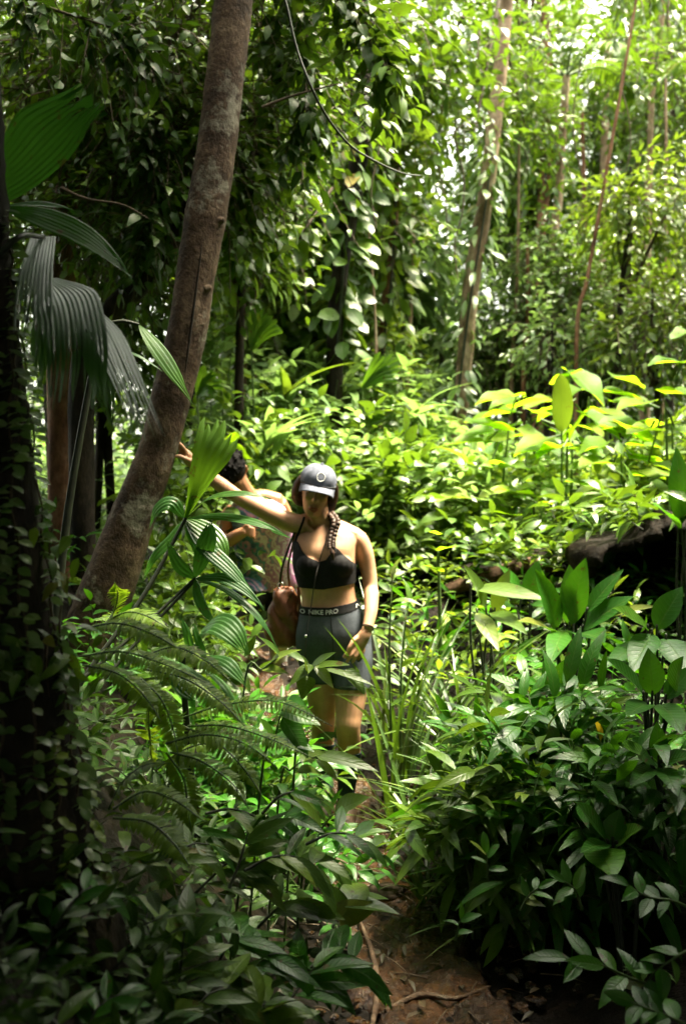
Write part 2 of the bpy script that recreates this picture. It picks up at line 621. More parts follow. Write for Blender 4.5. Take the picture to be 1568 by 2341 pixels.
M['soil'] = mud_mat('dark forest soil', ((.002, .0015, .001), (.006, .004, .0025), (.016, .010, .006)), .5, 4, .7)
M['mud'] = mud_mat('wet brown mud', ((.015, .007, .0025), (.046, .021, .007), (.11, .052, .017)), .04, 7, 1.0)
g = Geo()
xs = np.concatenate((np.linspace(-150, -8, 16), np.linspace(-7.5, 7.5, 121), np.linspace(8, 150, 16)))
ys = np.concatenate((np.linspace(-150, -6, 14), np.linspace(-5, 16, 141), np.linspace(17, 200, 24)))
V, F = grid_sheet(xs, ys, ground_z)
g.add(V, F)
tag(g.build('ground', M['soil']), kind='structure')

# the path is a strip of churned mud whose edges dip under the soil
g = Geo()
nu, nvv = 70, 560
u = np.linspace(-1, 1, nu)
yy = np.linspace(1.2, 9.5, nvv)
hw = np.interp(yy, [1, 2.8, 4, 4.8, 6.5, 9], [.36, .30, .30, .34, .42, .5])
UU, YY = np.meshgrid(u, yy)
edge = 1 + .22 * np.sin(YY * 5.1 + np.sign(UU) * 1.7) + .14 * np.sin(YY * 11.3 + np.sign(UU) * 4.1) + .07 * np.sin(YY * 29 + np.sign(UU))
XX = pathx(YY) + UU * hw[:, None] * (1 + (edge - 1) * np.abs(UU))
ZZ = ground_z(XX, YY)


def lump(x, y, n, seed, r0, r1, amp):
    q = np.random.default_rng(seed)
    z = np.zeros_like(x)
    cx = q.uniform(-.5, .5, n)
    cy_ = q.uniform(1.2, 9.5, n)
    cx = cx + pathx(cy_)
    rr = q.uniform(r0, r1, n)
    aa = q.uniform(-1, 1, n) * amp
    for i in range(n):
        dd = ((x - cx[i]) ** 2 + ((y - cy_[i]) * .7) ** 2) / rr[i] ** 2
        z += aa[i] * np.exp(-dd)
    return z


ZZ = ZZ + lump(XX, YY, 200, 3, .05, .11, .022) + lump(XX, YY, 3600, 4, .010, .03, .024) + .02 + .05 * UU ** 2 - .18 * smooth01((np.abs(UU) - .6) / .4)
i = np.arange(nvv - 1)[:, None] * nu
j = np.arange(nu - 1)[None]
g.add(np.stack((XX, YY, ZZ), -1).reshape(-1, 3), np.stack((i + j, i + j + 1, i + nu + j + 1, i + nu + j), -1).reshape(-1, 4))
tag(g.build('path', M['mud']), kind='structure')


def on_ground(x, y, dz=0.0):
    return np.array((x, y, float(ground_z(x, y)) + dz))


# ------------------------------------------------------------------ tree and shrub builders
def make_trunk(t, pts, rad, mat, sides=14, m=None, rough=.06, name='trunk'):
    g = Geo()
    tube(g, pts, rad, sides, m or 10 * len(pts), rough)
    return g.build(name, M[mat], t)


def make_crown(t, blobs, mat, L=.2, W=.08, kind='lance', k=6, ln=.45, nseg=3, twig='twig', wood=True, name='crown', droop=.3, shell=2.2, limbs=None, down=.2, lr=.03):
    """blobs: (centre, radii, sprays). The crown is one mesh of leaves; the limbs that carry it are another."""
    gl, gw = Geo(), Geo()
    for C, Rd, n in blobs:
        O, u_ = cloud(C, Rd, n, shell)
        d = u_ * .7 + jit(n, .45)
        d[:, 2] -= down
        sprays(gl, gw if wood else None, O, d, ln * rng.uniform(.6, 1.2, n), k, L, W, kind, droop, nseg, wr=.004 + L * .012)
        if limbs is not None:
            mid = (np.asarray(limbs) + np.asarray(C)) / 2 + jit(1, .12)[0]
            tube(gw, [limbs, mid, C], [lr, lr * .7, lr * .3], 5, 10, .05)
    c = gl.build(name, M[mat], t)
    if wood:
        gw.build('branches', M[twig], t)
    return c


def make_shrub(name, label, cat, base, h, rad, n, mat, L, W, kind='lance', k=6, group=None, nseg=4, stems=5, droop=.3, ln=.3, stem='stem', up=.5):
    base = np.asarray(base, float)
    t = thing(name, label, cat, base, group)
    gl, gs = Geo(), Geo()
    C = base + np.array((0, 0, h * .62))
    O, u_ = cloud(C, (rad, rad, h * .45), n, 1.7)
    O[:, 2] = np.maximum(O[:, 2], ground_z(O[:, 0], O[:, 1]) + .06)
    d = u_ * .5 + jit(n, .35)
    d[:, 2] += up * rng.random(n) - .1
    sprays(gl, gs, O, d, ln * rng.uniform(.7, 1.2, n), k, L, W, kind, droop, nseg, wr=.0025)
    for i in range(stems):
        a = rng.random() * 6.28
        tip = base + np.array((math.cos(a) * rad * .7, math.sin(a) * rad * .7, h * rng.uniform(.7, 1.0)))
        mid = (base + tip) / 2 + np.array((-math.cos(a), -math.sin(a), 0)) * rad * .18
        tube(gs, [base + jit(1, .02)[0] - (0, 0, .03), mid, tip], [.009, .007, .003], 5, 9)
    gl.build('foliage', M[mat], t)
    gs.build('stem', M[stem], t)
    return t


def shoot(name, label, cat, pts, n, L, W, mat, kind='lance', group=None, droop=.3, stem_r=.0035, nseg=6, stem='stem', spread=1.0, top=True, t0=.25, lift=.2, facing=None):
    """a single leafy shoot: every leaf hangs alternately from a curved stem"""
    pts = np.asarray(pts, float)
    t = thing(name, label, cat, pts[0], group)
    gs = Geo()
    tube(gs, pts, [stem_r * 1.5, stem_r, stem_r * .5], 6, 16)
    gs.build('stem', M[stem], t)
    c = catmull(pts, 40)
    T = nrm(np.gradient(c, axis=0))
    gl = Geo()
    idx = (np.linspace(t0, .97, n) * 39).astype(int)
    p = c[idx]
    d = T[idx]
    b = nrm(np.cross(d, np.array((0, 0, 1.0)) + (0 if facing is None else np.asarray(facing))))
    sg = np.where(np.arange(n) % 2 == 0, 1, -1)[:, None]
    dd = d * .7 + b * sg * spread + jit(n, .18)
    dd[:, 2] += lift
    if top:
        dd[-1] = d[-1]
    up = np.tile((0, 0, 1.0), (n, 1)) + jit(n, .25)
    if facing is not None:
        up = up + np.asarray(facing)
    Ls = L * rng.uniform(.75, 1.15, n)
    leaves(gl, p, dd, up, Ls, Ls * W / L, kind, nseg, np.clip(rng.normal(droop, .12, n), 0, .8), .25)
    gl.build('leaves', M[mat], t)
    return t


def big_leaf(t, base, tip, W, mat, bow=.15, kind='oblong', petiole=None, up=(0, -.5, .8), nseg=12, wave=.03, name='leaf', stem='stem', fold=.3):
    """one large leaf as a part of its own, its petiole as a sub-part"""
    base, tip = np.asarray(base, float), np.asarray(tip, float)
    gl = Geo()
    d = tip - base
    L = np.linalg.norm(d)
    upv = nrm(np.asarray(up, float) - nrm(d) * np.dot(up, nrm(d)))
    d2 = d + upv * bow * L
    leaves(gl, [base], [d2], [upv], L * 1.02, W, kind, nseg, bow, fold, None, wave)
    o = gl.build(name, M[mat], t)
    if petiole is not None:
        gp = Geo()
        pts = [np.asarray(q, float) for q in petiole] + [base, base + d2 * .02]
        tube(gp, pts, [.008, .006, .004], 6, 14)
        gp.build('petiole', M[stem], o)
    return o
# ------------------------------------------------------------------ far forest: one unbroken mass of leaves round the clearing
def far_mass(name, n, yr, xr, zr, mat, L, W, seed, gaps=(), dens=None):
    q = np.random.default_rng(seed)
    O = np.stack((q.uniform(*xr, n), q.uniform(*yr, n), q.uniform(0, 1, n)), -1)
    O[:, 2] = ground_z(O[:, 0], O[:, 1]) + zr[0] + (zr[1] - zr[0]) * O[:, 2]
    keep = np.ones(n, bool)
    for c, r in gaps:
        keep &= (((O - np.asarray(c)) / np.asarray(r)) ** 2).sum(1) > 1
    if dens is not None:
        keep &= q.random(n) < dens(O)
    O = O[keep]
    g = Geo()
    d = jit(len(O), 1.0)
    d[:, 2] = d[:, 2] * .5 - .25
    sprays(g, None, O, d, L * 2.2, 5, L, W, 'lance', .3, 2)
    return tag(g.build(name, M[mat]), kind='stuff')


def clump_noise(O, s, seed):
    q = np.random.default_rng(seed)
    k = q.standard_normal((10, 3)) * s
    ph = q.random(10) * 6.28
    return np.sin(O @ k.T + ph).sum(1) / 3.2


GAP1, GAP2 = P(975, 350, 22), P(1305, 30, 22)
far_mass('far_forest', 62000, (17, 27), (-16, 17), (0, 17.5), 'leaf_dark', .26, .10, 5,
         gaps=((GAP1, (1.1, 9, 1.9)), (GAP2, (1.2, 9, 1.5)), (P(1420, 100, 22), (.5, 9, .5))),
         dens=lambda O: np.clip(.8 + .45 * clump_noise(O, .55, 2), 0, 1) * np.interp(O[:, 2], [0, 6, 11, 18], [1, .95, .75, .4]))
far_mass('unseen_rear_forest', 7000, (-13, -7), (-14, 14), (0, 15), 'leaf_dark', .6, .24, 6)  # unseen, added to block horizon light and darken what glossy leaves reflect
far_mass('unseen_side_forest', 3600, (-7, 6), (-9, -5.5), (0, 8), 'leaf_dark', .5, .2, 7)  # unseen flank of the same ring, added to block low sky light
far_mass('unseen_side_forest', 3600, (-7, 4), (4.6, 8), (0, 8), 'leaf_dark', .5, .2, 8)

far_mass('unseen_side_forest', 3000, (3.5, 10.5), (4.4, 8), (0, 6), 'leaf_dark', .4, .16, 9)  # added out of frame to stop sky light leaking in from the right

# ------------------------------------------------------------------ background trees with trunks one can tell apart


def bg_tree(name, label, pts, rad, bark, blobs, mat, L, W, kind='lance', rough=.05, group=None, k=6, ln=.5, nseg=3, droop=.3, down=.25, limb=True):
    pts = [P(*p) for p in pts]
    b = pts[0].copy()
    b[2] = ground_z(b[0], b[1]) - .05
    if pts[0][2] > b[2] + .1:
        pts = [b] + pts
    t = thing(name, label, 'tree', b, group)
    make_trunk(t, pts, rad, bark, 12, None, rough)
    if blobs:
        make_crown(t, [(P(*c), r, n) for c, r, n in blobs], mat, L, W, kind, k, ln, nseg, droop=droop, down=down,
                   limbs=pts[-1] if limb else None, lr=min(.03, rad[-1] * .8))
    return t


bg_tree('forest_tree', 'tall pale brown trunk lit from the right, rising past lime leaves behind the clearing',
        [(1040, 1090, 10.5), (1060, 850, 10.5), (1078, 640, 10.5), (1108, 460, 10.5), (1132, 260, 10.5), (1152, 60, 10.5), (1168, -150, 10.5)],
        [.08, .08, .078, .09, .085, .08, .07, .06], 'bark_pale',
        [((1030, 110, 11.2), (.8, .6, .7), 130), ((1190, 120, 11.4), (.4, .5, .5), 50), ((1070, 240, 11.2), (.55, .5, .5), 70), ((1200, 290, 11.2), (.4, .5, .5), 40), ((1090, 130, 9.9), (.35, .3, .25), 16), ((1085, 300, 9.9), (.3, .3, .2), 12),
         ((1060, -160, 11), (1.0, 1.0, .8), 110)], 'leaf_mid', .13, .055, 'ovate')
bg_tree('dark_trunk_tree', 'dark trunk wrapped in oval climbing leaves left of the pale tree',
        [(765, 800, 8.6), (775, 640, 8.6), (800, 480, 8.6), (820, 360, 8.6), (832, 230, 8.6), (842, 60, 8.6), (850, -150, 8.6)],
        [.075, .075, .075, .08, .075, .07, .06], 'bark_dark',
        [((800, 60, 9.4), (1.2, .8, .8), 190), ((700, 210, 9.2), (.8, .6, .6), 120), ((900, 200, 9.4), (.6, .5, .6), 80)], 'leaf_mid', .17, .07)
bg_tree('reddish_tree', 'short reddish trunk showing between the two slim palms',
        [(1228, 900, 15), (1236, 700, 15), (1240, 500, 15), (1246, 380, 15), (1250, 270, 15), (1248, 100, 15), (1230, -40, 15)],
        [.10, .10, .09, .09, .08, .08], 'bark_red',
        [((1225, 230, 15), (.6, .6, .6), 150), ((1180, 90, 15), (.6, .8, .8), 130)], 'leaf_mid', .15, .06)
bg_tree('thin_tree', 'thin pale trunk with a kink at the upper right edge',
        [(1470, 700, 14), (1478, 500, 14), (1484, 330, 14), (1490, 180, 14), (1505, 90, 14), (1522, -60, 14)],
        [.055, .055, .05, .05, .045, .04], 'bark_pale',
        [((1500, 60, 14), (.8, .8, .8), 200), ((1550, 250, 13.6), (.8, .8, .9), 240)], 'leaf_mid', .14, .05)
bg_tree('slanting_sapling', 'slender bare sapling slanting right between the slim palm and right edge',
        [(1318, 760, 9.8), (1341, 640, 9.8), (1368, 490, 9.8), (1394, 345, 9.8), (1416, 220, 9.8), (1440, 80, 9.8), (1466, -80, 9.8)], [.022, .021, .02, .018, .016, .014, .010], 'bark_red',
        [((1466, -80, 10.2), (.5, .4, .3), 30)], 'leaf_mid', .17, .07)
bg_tree('brown_tree', 'brown trunk behind the broad dark palm blade at upper left',
        [(140, 700, 6.2), (155, 480, 6.2), (165, 330, 6.2), (176, 140, 6.2), (185, 60, 6.2), (190, -120, 6.2)], [.085, .085, .08, .075, .07, .06], 'bark_red',
        [((120, 60, 6.3), (.9, .6, .6), 280), ((260, 160, 6.5), (.6, .6, .5), 180), ((60, 260, 6.4), (.6, .6, .6), 170)], 'leaf_mid', .10, .04)
bg_tree('leaning_dark_tree', 'dark leaning trunk half hidden behind the big leaning trunk',
        [(190, 860, 5.8), (245, 725, 5.8), (330, 640, 5.8), (420, 510, 5.8), (480, 330, 5.8), (520, 150, 5.8), (560, -100, 5.8)], [.075, .075, .07, .06, .055, .05, .04], 'bark_dark',
        [((330, 120, 5.9), (.75, .6, .75), 420), ((370, 360, 6.0), (.6, .5, .5), 280), ((640, 120, 6.1), (.5, .5, .8), 230), ((250, 470, 6.1), (.5, .5, .5), 170),
         ((450, -120, 5.8), (1.2, 1, .6), 260)], 'leaf_mid', .095, .042)
bg_tree('thin_brown_tree', 'thin brown trunk with loose hanging leaves right of the dark climber trunk',
        [(868, 860, 9.6), (880, 700, 9.6), (898, 540, 9.6), (905, 400, 9.6), (910, 240, 9.6), (914, 120, 9.6)], [.045, .045, .04, .04, .035, .03], 'bark_red',
        [((872, 440, 9.4), (.3, .4, .8), 50), ((880, 180, 9.6), (.5, .5, .5), 60)], 'leaf_light', .2, .085)
bg_tree('slim_brown_tree', 'short slim brown trunk above the bright fan leaf',
        [(592, 860, 9.2), (590, 740, 9.2), (589, 640, 9.2), (588, 560, 9.2), (584, 430, 9.2)], [.04, .04, .038, .035, .03], 'bark_red',
        [((570, 460, 9.0), (.7, .6, .6), 130), ((620, 560, 9.2), (.5, .5, .5), 80)], 'leaf_mid', .16, .07)
bg_tree('twin_sapling', 'pair of thin upright dark stems left of the dark climber trunk',
        [(676, 860, 9.8), (680, 700, 9.8), (690, 540, 9.8), (700, 400, 9.8)], [.022, .022, .018, .012], 'bark_dark',
        [((700, 420, 9.6), (.6, .5, .6), 90)], 'leaf_mid', .18, .075)
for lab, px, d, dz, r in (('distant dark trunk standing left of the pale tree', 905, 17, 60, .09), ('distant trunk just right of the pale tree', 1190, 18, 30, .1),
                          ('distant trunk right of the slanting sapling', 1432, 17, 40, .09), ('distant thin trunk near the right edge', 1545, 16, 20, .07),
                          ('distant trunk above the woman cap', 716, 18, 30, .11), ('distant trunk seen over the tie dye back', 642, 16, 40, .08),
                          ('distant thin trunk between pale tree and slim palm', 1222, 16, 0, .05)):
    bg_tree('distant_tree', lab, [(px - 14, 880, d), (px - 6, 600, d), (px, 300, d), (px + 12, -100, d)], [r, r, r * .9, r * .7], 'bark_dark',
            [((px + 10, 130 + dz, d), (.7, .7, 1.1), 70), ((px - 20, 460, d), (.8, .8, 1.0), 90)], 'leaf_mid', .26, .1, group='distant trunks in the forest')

# mid height leafy trees that make up the mosaic behind the clearing: (label, px, py, depth, radii, sprays, leaf kind)
MOS = [
    ('round leafy tree with pale shining leaves right of the pale trunk', 1250, 650, 11.6, (1.0, .9, 1.0), 420, 'leaf_lit_pale', .11, .05),
    ('leafy tree filling the view below the slanting sapling', 1400, 640, 11.6, (1.1, .9, .9), 420, 'leaf_mid', .12, .05),
    ('yellow green leafy tree in front of the slanting sapling', 1440, 470, 10.2, (.75, .6, .5), 190, 'leaf_light', .13, .05),
    ('dark leafy tree at the right edge under the thin pale trunk', 1540, 560, 13.5, (.8, .8, 1.3), 280, 'leaf_mid', .16, .06),
    ('shaded dark tree behind the lime leaves', 1330, 800, 12.0, (1.5, .8, .55), 330, 'leaf_dark', .17, .065),
    ('loose leafy tree between dark climber trunk and pale trunk', 945, 640, 11.8, (.7, .7, 1.0), 260, 'leaf_lit_pale', .22, .085),
    ('low leafy tree with whitish shine at the foot of the pale trunk', 1010, 790, 12.4, (.9, .8, .6), 230, 'leaf_lit_pale', .16, .065),
    ('leafy tree behind the liana loop', 820, 560, 11.4, (1.0, .8, .9), 200, 'leaf_lit_pale', .25, .1),
    ('leafy tree left of the dark climber trunk with hanging leaves', 640, 620, 9.4, (.7, .7, .8), 170, 'leaf_light', .24, .1),
    ('dark leafy tree right behind the big leaning trunk', 560, 420, 7.4, (.5, .6, .9), 360, 'leaf_mid', .11, .05),
    ('tall dark leafy tree in the upper right corner', 1480, 200, 16.5, (1.2, 1, 1.2), 540, 'leaf_mid', .13, .048),
    ('bluish leafy tree round the reddish trunk', 1215, 440, 15.8, (.9, .8, 1.0), 240, 'leaf_mid', .22, .09),
    ('sunlit leafy tree seen under the broad dark palm blade', 260, 480, 7.6, (.8, .7, .8), 330, 'leaf_lit_pale', .13, .045),
    ('leafy tree in the upper left corner', 120, 300, 8.2, (1.1, .8, 1.2), 420, 'leaf_mid', .12, .045),
    ('leafy tree above the silvery drooping palm blade', 210, 700, 7.6, (.8, .6, .8), 330, 'leaf_mid', .12, .045),
    ('dark leafy tree at the top left of the leaning trunk', 420, 200, 7.6, (.8, .7, 1.0), 420, 'leaf_mid', .11, .045),
]
MOS += [('small light tree rising right of the leaning trunk behind the bright shrubs', 545, 760, 9.0, (.45, .4, .5), 120, 'leaf_light', .13, .05),
        ('small light tree rising left of the dark climber trunk foot', 690, 790, 9.4, (.5, .4, .45), 120, 'leaf_lit_pale', .14, .055),
        ('small leafy tree at the foot of the thin brown trunk', 870, 800, 10.2, (.5, .4, .5), 120, 'leaf_light', .13, .05),
        ('small tree right of the foot of the pale trunk', 1140, 810, 11.6, (.45, .4, .5), 110, 'leaf_mid', .12, .045),
        ('small tree behind the upright oval leaf', 1260, 800, 10.2, (.5, .4, .45), 120, 'leaf_lit_pale', .12, .045),
        ('small tree behind the right edge lime leaves', 1490, 770, 9.8, (.55, .4, .6), 150, 'leaf_light', .13, .05)]
for lab, px, py, d, Rd, n, mat, L, W in MOS:
    c = P(px, py, d)
    base = on_ground(c[0], c[1], -.05)
    t = thing('leafy_tree', lab, 'tree', base, 'leafy trees round the clearing')
    make_trunk(t, [base, (base + c) / 2 + jit(1, .08)[0], c, c + (0, 0, Rd[2] * .8)], [.04, .035, .025, .01], 'bark_dark', 8)
    make_crown(t, [(c + jit(1, .3)[0] * np.array(Rd), np.array(Rd) * rng.uniform(.6, .85), n // 3) for _ in range(3)], mat, L, W,
               'ovate' if W / L > .42 else 'lance', 6, .42, 3, limbs=base * .3 + c * .7)

for lab, a, b, d, r, bark in (('slender pale sapling left of the pale tree by the sky gap', (930, 900), (948, 300), 10.8, .022, 'bark_pale'), ('slender pale sapling just right of the pale tree', (1168, 900), (1186, 330), 11.2, .024, 'bark_pale'),
                             ('slender reddish trunk behind the slanting sapling', (1332, 900), (1330, 260), 12.4, .035, 'bark_red'), ('slender pale trunk left of the right edge', (1512, 880), (1520, 180), 11.6, .026, 'bark_pale'),
                             ('slender brown sapling above the woman cap', (735, 900), (722, 330), 10.6, .022, 'bark_red'), ('slender pale sapling above the dark haired man', (560, 880), (548, 420), 8.8, .02, 'bark_pale'),
                             ('slender pale stem leaning left of the dark climber trunk', (860, 880), (842, 520), 8.9, .014, 'bark_pale'), ('slender reddish trunk low between pale tree and slim palm', (1196, 880), (1205, 560), 11.0, .03, 'bark_red')):
    bg_tree('slender_tree', lab, [(*a, d), ((a[0] + b[0]) / 2 + 5, (a[1] + b[1]) / 2, d), (*b, d)], [r, r * .9, r * .6], bark, [((b[0] + 10, b[1] - 20, d + .5), (.5, .4, .35), 40)], 'leaf_mid', .14, .055, group='slender trees behind the clearing', limb=False)
for k, (lab, px, y0, y1, d) in enumerate((('thin vine hanging straight down left of the pale tree', 1012, 60, 560, 9.8), ('thin vine hanging beside the slim palm', 1320, 120, 600, 11), ('thin vine hanging over the dark climber trunk', 860, 100, 520, 8.3),
                                          ('thin vine hanging right of the leaning trunk', 690, 260, 700, 8.4), ('thin vine hanging in the upper right', 1430, 40, 420, 11.5), ('thin vine hanging between the liana loop and pale tree', 1050, 240, 640, 9.6))):
    g = Geo()
    tube(g, [P(px + 12 * math.sin(k * 2 + q * 1.7), y0 + (y1 - y0) * q / 5, d) for q in range(6)], [.009, .008, .006], 5, 50, .06)
    tag(g.build('hanging_vine', M['twig']), lab, 'vine', 'vines hanging between the trees')

# slim feather palms


def feather_palm(label, pts, r, nf, fl, mat, group):
    pts = [P(*p) for p in pts]
    b = pts[0].copy()
    b[2] = ground_z(b[0], b[1]) - .05
    t = thing('slim_palm', label, 'palm', b, group)
    make_trunk(t, [b] + pts, [r, r, r * .9, r * .8], 'bark_pale', 10, None, .02)
    top = pts[-1]
    for i in range(nf):
        a = i * 2.4 + rng.random() * .5
        e = rng.uniform(.2, 1.1)
        d = np.array((math.cos(a) * math.cos(e), math.sin(a) * math.cos(e), math.sin(e)))
        L = fl * rng.uniform(.8, 1.1)
        c = catmull([top, top + d * L * .5, top + d * L * .9 - np.array((0, 0, L * .28)), top + d * L * 1.05 - np.array((0, 0, L * .55))], 30)
        g = Geo()
        T = nrm(np.gradient(c, axis=0))
        bb = nrm(np.cross(T, (0, 0, 1.0)))
        sl = np.sin(np.linspace(.25, 2.9, 25)) * fl * .30
        for s in (-1, 1):
            leaves(g, c[5:], bb[5:] * s + T[5:] * .6 + (0, 0, -.25), (0, 0, 1.0) + jit(25, .15), sl, .035, 'strap', 3, .25, .1)
        f = g.build('frond', M[mat], t)
        gr = Geo()
        tube(gr, c[::5], [.012, .008, .003], 5, 14)
        gr.build('midrib', M['stem'], f)
    return t


feather_palm('slim palm with pale green stem and shining feather crown', [(1262, 620, 12), (1276, 450, 12), (1284, 320, 12), (1294, 175, 12)], .055, 11, 1.25, 'leaf_mid', 'slim feather palms')
feather_palm('slim palm whose crown arches behind the thin kinked trunk', [(1480, 560, 13), (1484, 380, 13), (1488, 240, 13), (1492, 200, 13)], .045, 9, 1.1, 'leaf_mid', 'slim feather palms')
feather_palm('palm crown at the top between the sky gap and right corner', [(1375, 600, 15), (1380, 350, 15), (1386, 150, 15), (1390, 60, 15)], .06, 11, 1.6, 'leaf_mid', 'slim feather palms')

# climbing plants on the trunks


def climber(label, pts, d, n, L, W, mat, spread, kind='oblong', group='climbing plants with big oval leaves'):
    pts = [P(px, py, d) for px, py in pts]
    t = thing('climbing_plant', label, 'climbing plant', pts[0], group)
    g = Geo()
    c = catmull(pts, 60)
    tube(g, c[::6], [.014, .011, .008], 6, 30)
    g.build('stem', M['stem_dark'], t)
    ii = rng.integers(0, 60, n)
    a = rng.uniform(0, 2 * math.pi, n)
    o = np.stack((np.cos(a), np.sin(a) * .7 - .35, np.zeros(n)), -1)
    p = c[ii] + o * spread * rng.uniform(.3, 1, (n, 1))
    dd = o * .8 + jit(n, .25)
    dd[:, 2] -= .55
    up = o + (0, -.35, .7) + jit(n, .3)
    gl = Geo()
    leaves(gl, p, dd, up, L * rng.uniform(.6, 1.15, n), W, kind, 6, .25, .15)
    gl.build('leaves', M[mat], t)


climber('climbing plant with big oval leaves on the dark trunk', [(772, 800), (790, 560), (822, 380), (834, 240)], 8.5, 95, .26, .12, 'leaf_mid', .17)
climber('climber with long narrow leaves on the pale trunk', [(1040, 960), (1070, 720), (1108, 480), (1130, 300)], 10.4, 150, .24, .06, 'leaf_lit_pale', .17, 'lance')
climber('climber of hanging oval leaves left of the dark trunk', [(735, 760), (735, 640), (760, 500), (780, 330)], 8.9, 90, .28, .13, 'leaf_lit_pale', .3)
climber('climber with big pale drooping leaves above the bright fan leaf', [(600, 660), (610, 540), (640, 420), (650, 330)], 8.0, 70, .22, .085, 'leaf_lit_pale', .3, 'ovate')
climber('climber with long drooping leaves right of the leaning trunk top', [(560, 640), (560, 500), (575, 380), (590, 260)], 7.0, 60, .2, .07, 'leaf_mid', .22, 'lance')
climber('climber of small pale leaves on the thin brown trunk', [(870, 840), (896, 620), (906, 420)], 9.5, 80, .24, .09, 'leaf_light', .22)
climber('dark climber wound round the reddish trunk', [(1246, 420), (1248, 300), (1250, 200)], 14.8, 60, .38, .17, 'leaf_mid', .3)
climber('climber on the thin kinked trunk', [(1480, 520), (1486, 350), (1492, 220)], 13.8, 60, .3, .12, 'leaf_mid', .22)

# big oval leaves grouped on one twig beside the liana
t = thing('broadleaf_sprig', 'sprig of big pale oval leaves above the bright fan leaf', 'sprig', P(735, 480, 6.6))
gs = Geo()
tube(gs, [P(760, 430, 6.7), P(720, 490, 6.6), P(690, 535, 6.5), P(680, 560, 6.5)], [.012, .009, .004], 6, 14)
gs.build('twig', M['twig'], t)
for (b, e, w) in (((700, 522), (632, 524), 24), ((692, 532), (727, 566), 30), ((690, 545), (640, 582), 30), ((728, 470), (700, 442), 26), ((706, 500), (760, 488), 28), ((688, 548), (690, 610), 28)):
    big_leaf(t, P(*b, 6.5), P(*e, 6.4), w * KPX * 6.5 * 1.25, 'leaf_light', .08, 'oblong', [P((b[0] + 695) / 2, (b[1] + 520) / 2, 6.55)], nseg=8)

# the liana that loops down in front of the trees
g = Geo()
tube(g, [P(640, -40, 4.0), P(657, 20, 4.0), P(678, 110, 4.0), P(712, 200, 4.0), P(748, 268, 4.1), P(800, 332, 4.2), P(860, 370, 4.3), P(920, 396, 4.4), P(962, 402, 4.5)],
     [.0058, .0055, .0052, .0045, .003], 7, 90, .04)
tag(g.build('liana', M['stem_dark']), 'thin dark liana looping down in front of the trees', 'liana')
for lab, pts in (('thin dark branch crossing below the liana', [P(600, 245, 5), P(660, 222, 5), P(720, 205, 5), P(780, 190, 5)]),
                 ('thin brown twig crossing under the broad dark palm blade', [P(140, 430, 4.6), P(200, 455, 4.6), P(280, 468, 4.6), P(340, 500, 4.6)]),
                 ('pale dead branch hooked beside the lime tree crown', [P(1060, 285, 9), P(1040, 300, 9), P(1035, 325, 9), P(1075, 328, 9)])):
    g = Geo()
    tube(g, pts, [.008, .006, .003], 6, 24, .05)
    tag(g.build('bare_branch', M['twig']), lab, 'branch')

# leafy branches that overhang the top of the view, close to the lens


def hanging_branch(label, pts, n, L, W, mat, group=None, ln=.35, spread=.22, kind='ovate'):
    t = thing('overhanging_branch', label, 'branch', pts[0], group)
    g = Geo()
    tube(g, pts, [.016, .012, .006, .003], 6, 24, .04)
    g.build('wood', M['twig'], t)
    c = catmull(pts, 50)
    ii = rng.integers(5, 50, n)
    gl, gw = Geo(), Geo()
    d = nrm(np.gradient(c, axis=0))[ii] * .5 + jit(n, .6)
    d[:, 2] -= .35
    sprays(gl, gw, c[ii], d, ln * rng.uniform(.5, 1.2, n), 6, L, W, kind, .35, 5, wr=.003)
    gl.build('leaves', M[mat], t)
    gw.build('twigs', M['twig'], t)
    return t


hanging_branch('leafy branch hanging over the top centre with yellow green tips', [P(640, -330, 5.2), P(760, -60, 5.2), P(830, 40, 5.2), P(860, 110, 5.2), P(880, 170, 5.2)], 62, .125, .058, 'leaf_mid', 'branches hanging in from above')
hanging_branch('dark leafy branch beside the top of the leaning trunk', [P(640, -350, 5.5), P(680, -80, 5.5), P(700, 60, 5.5), P(700, 190, 5.5), P(690, 290, 5.5)], 60, .12, .055, 'leaf_dark', 'branches hanging in from above')
hanging_branch('dark leafy branch in the top left corner', [P(-260, -160, 4.6), P(20, -20, 4.6), P(180, 40, 4.6), P(330, 80, 4.6)], 60, .10, .04, 'leaf_dark', 'branches hanging in from above')
hanging_branch('dark leafy branch left of the leaning trunk at mid height', [P(230, -200, 5.4), P(300, 120, 5.4), P(340, 280, 5.4), P(350, 430, 5.4), P(330, 540, 5.4)], 85, .105, .045, 'leaf_dark', 'branches hanging in from above')
hanging_branch('leafy branch right of the leaning trunk with drooping oval leaves', [P(700, -120, 6.2), P(640, 160, 6.2), P(590, 320, 6.2), P(560, 440, 6.2), P(550, 560, 6.2)], 70, .15, .07, 'leaf_mid', 'branches hanging in from above')

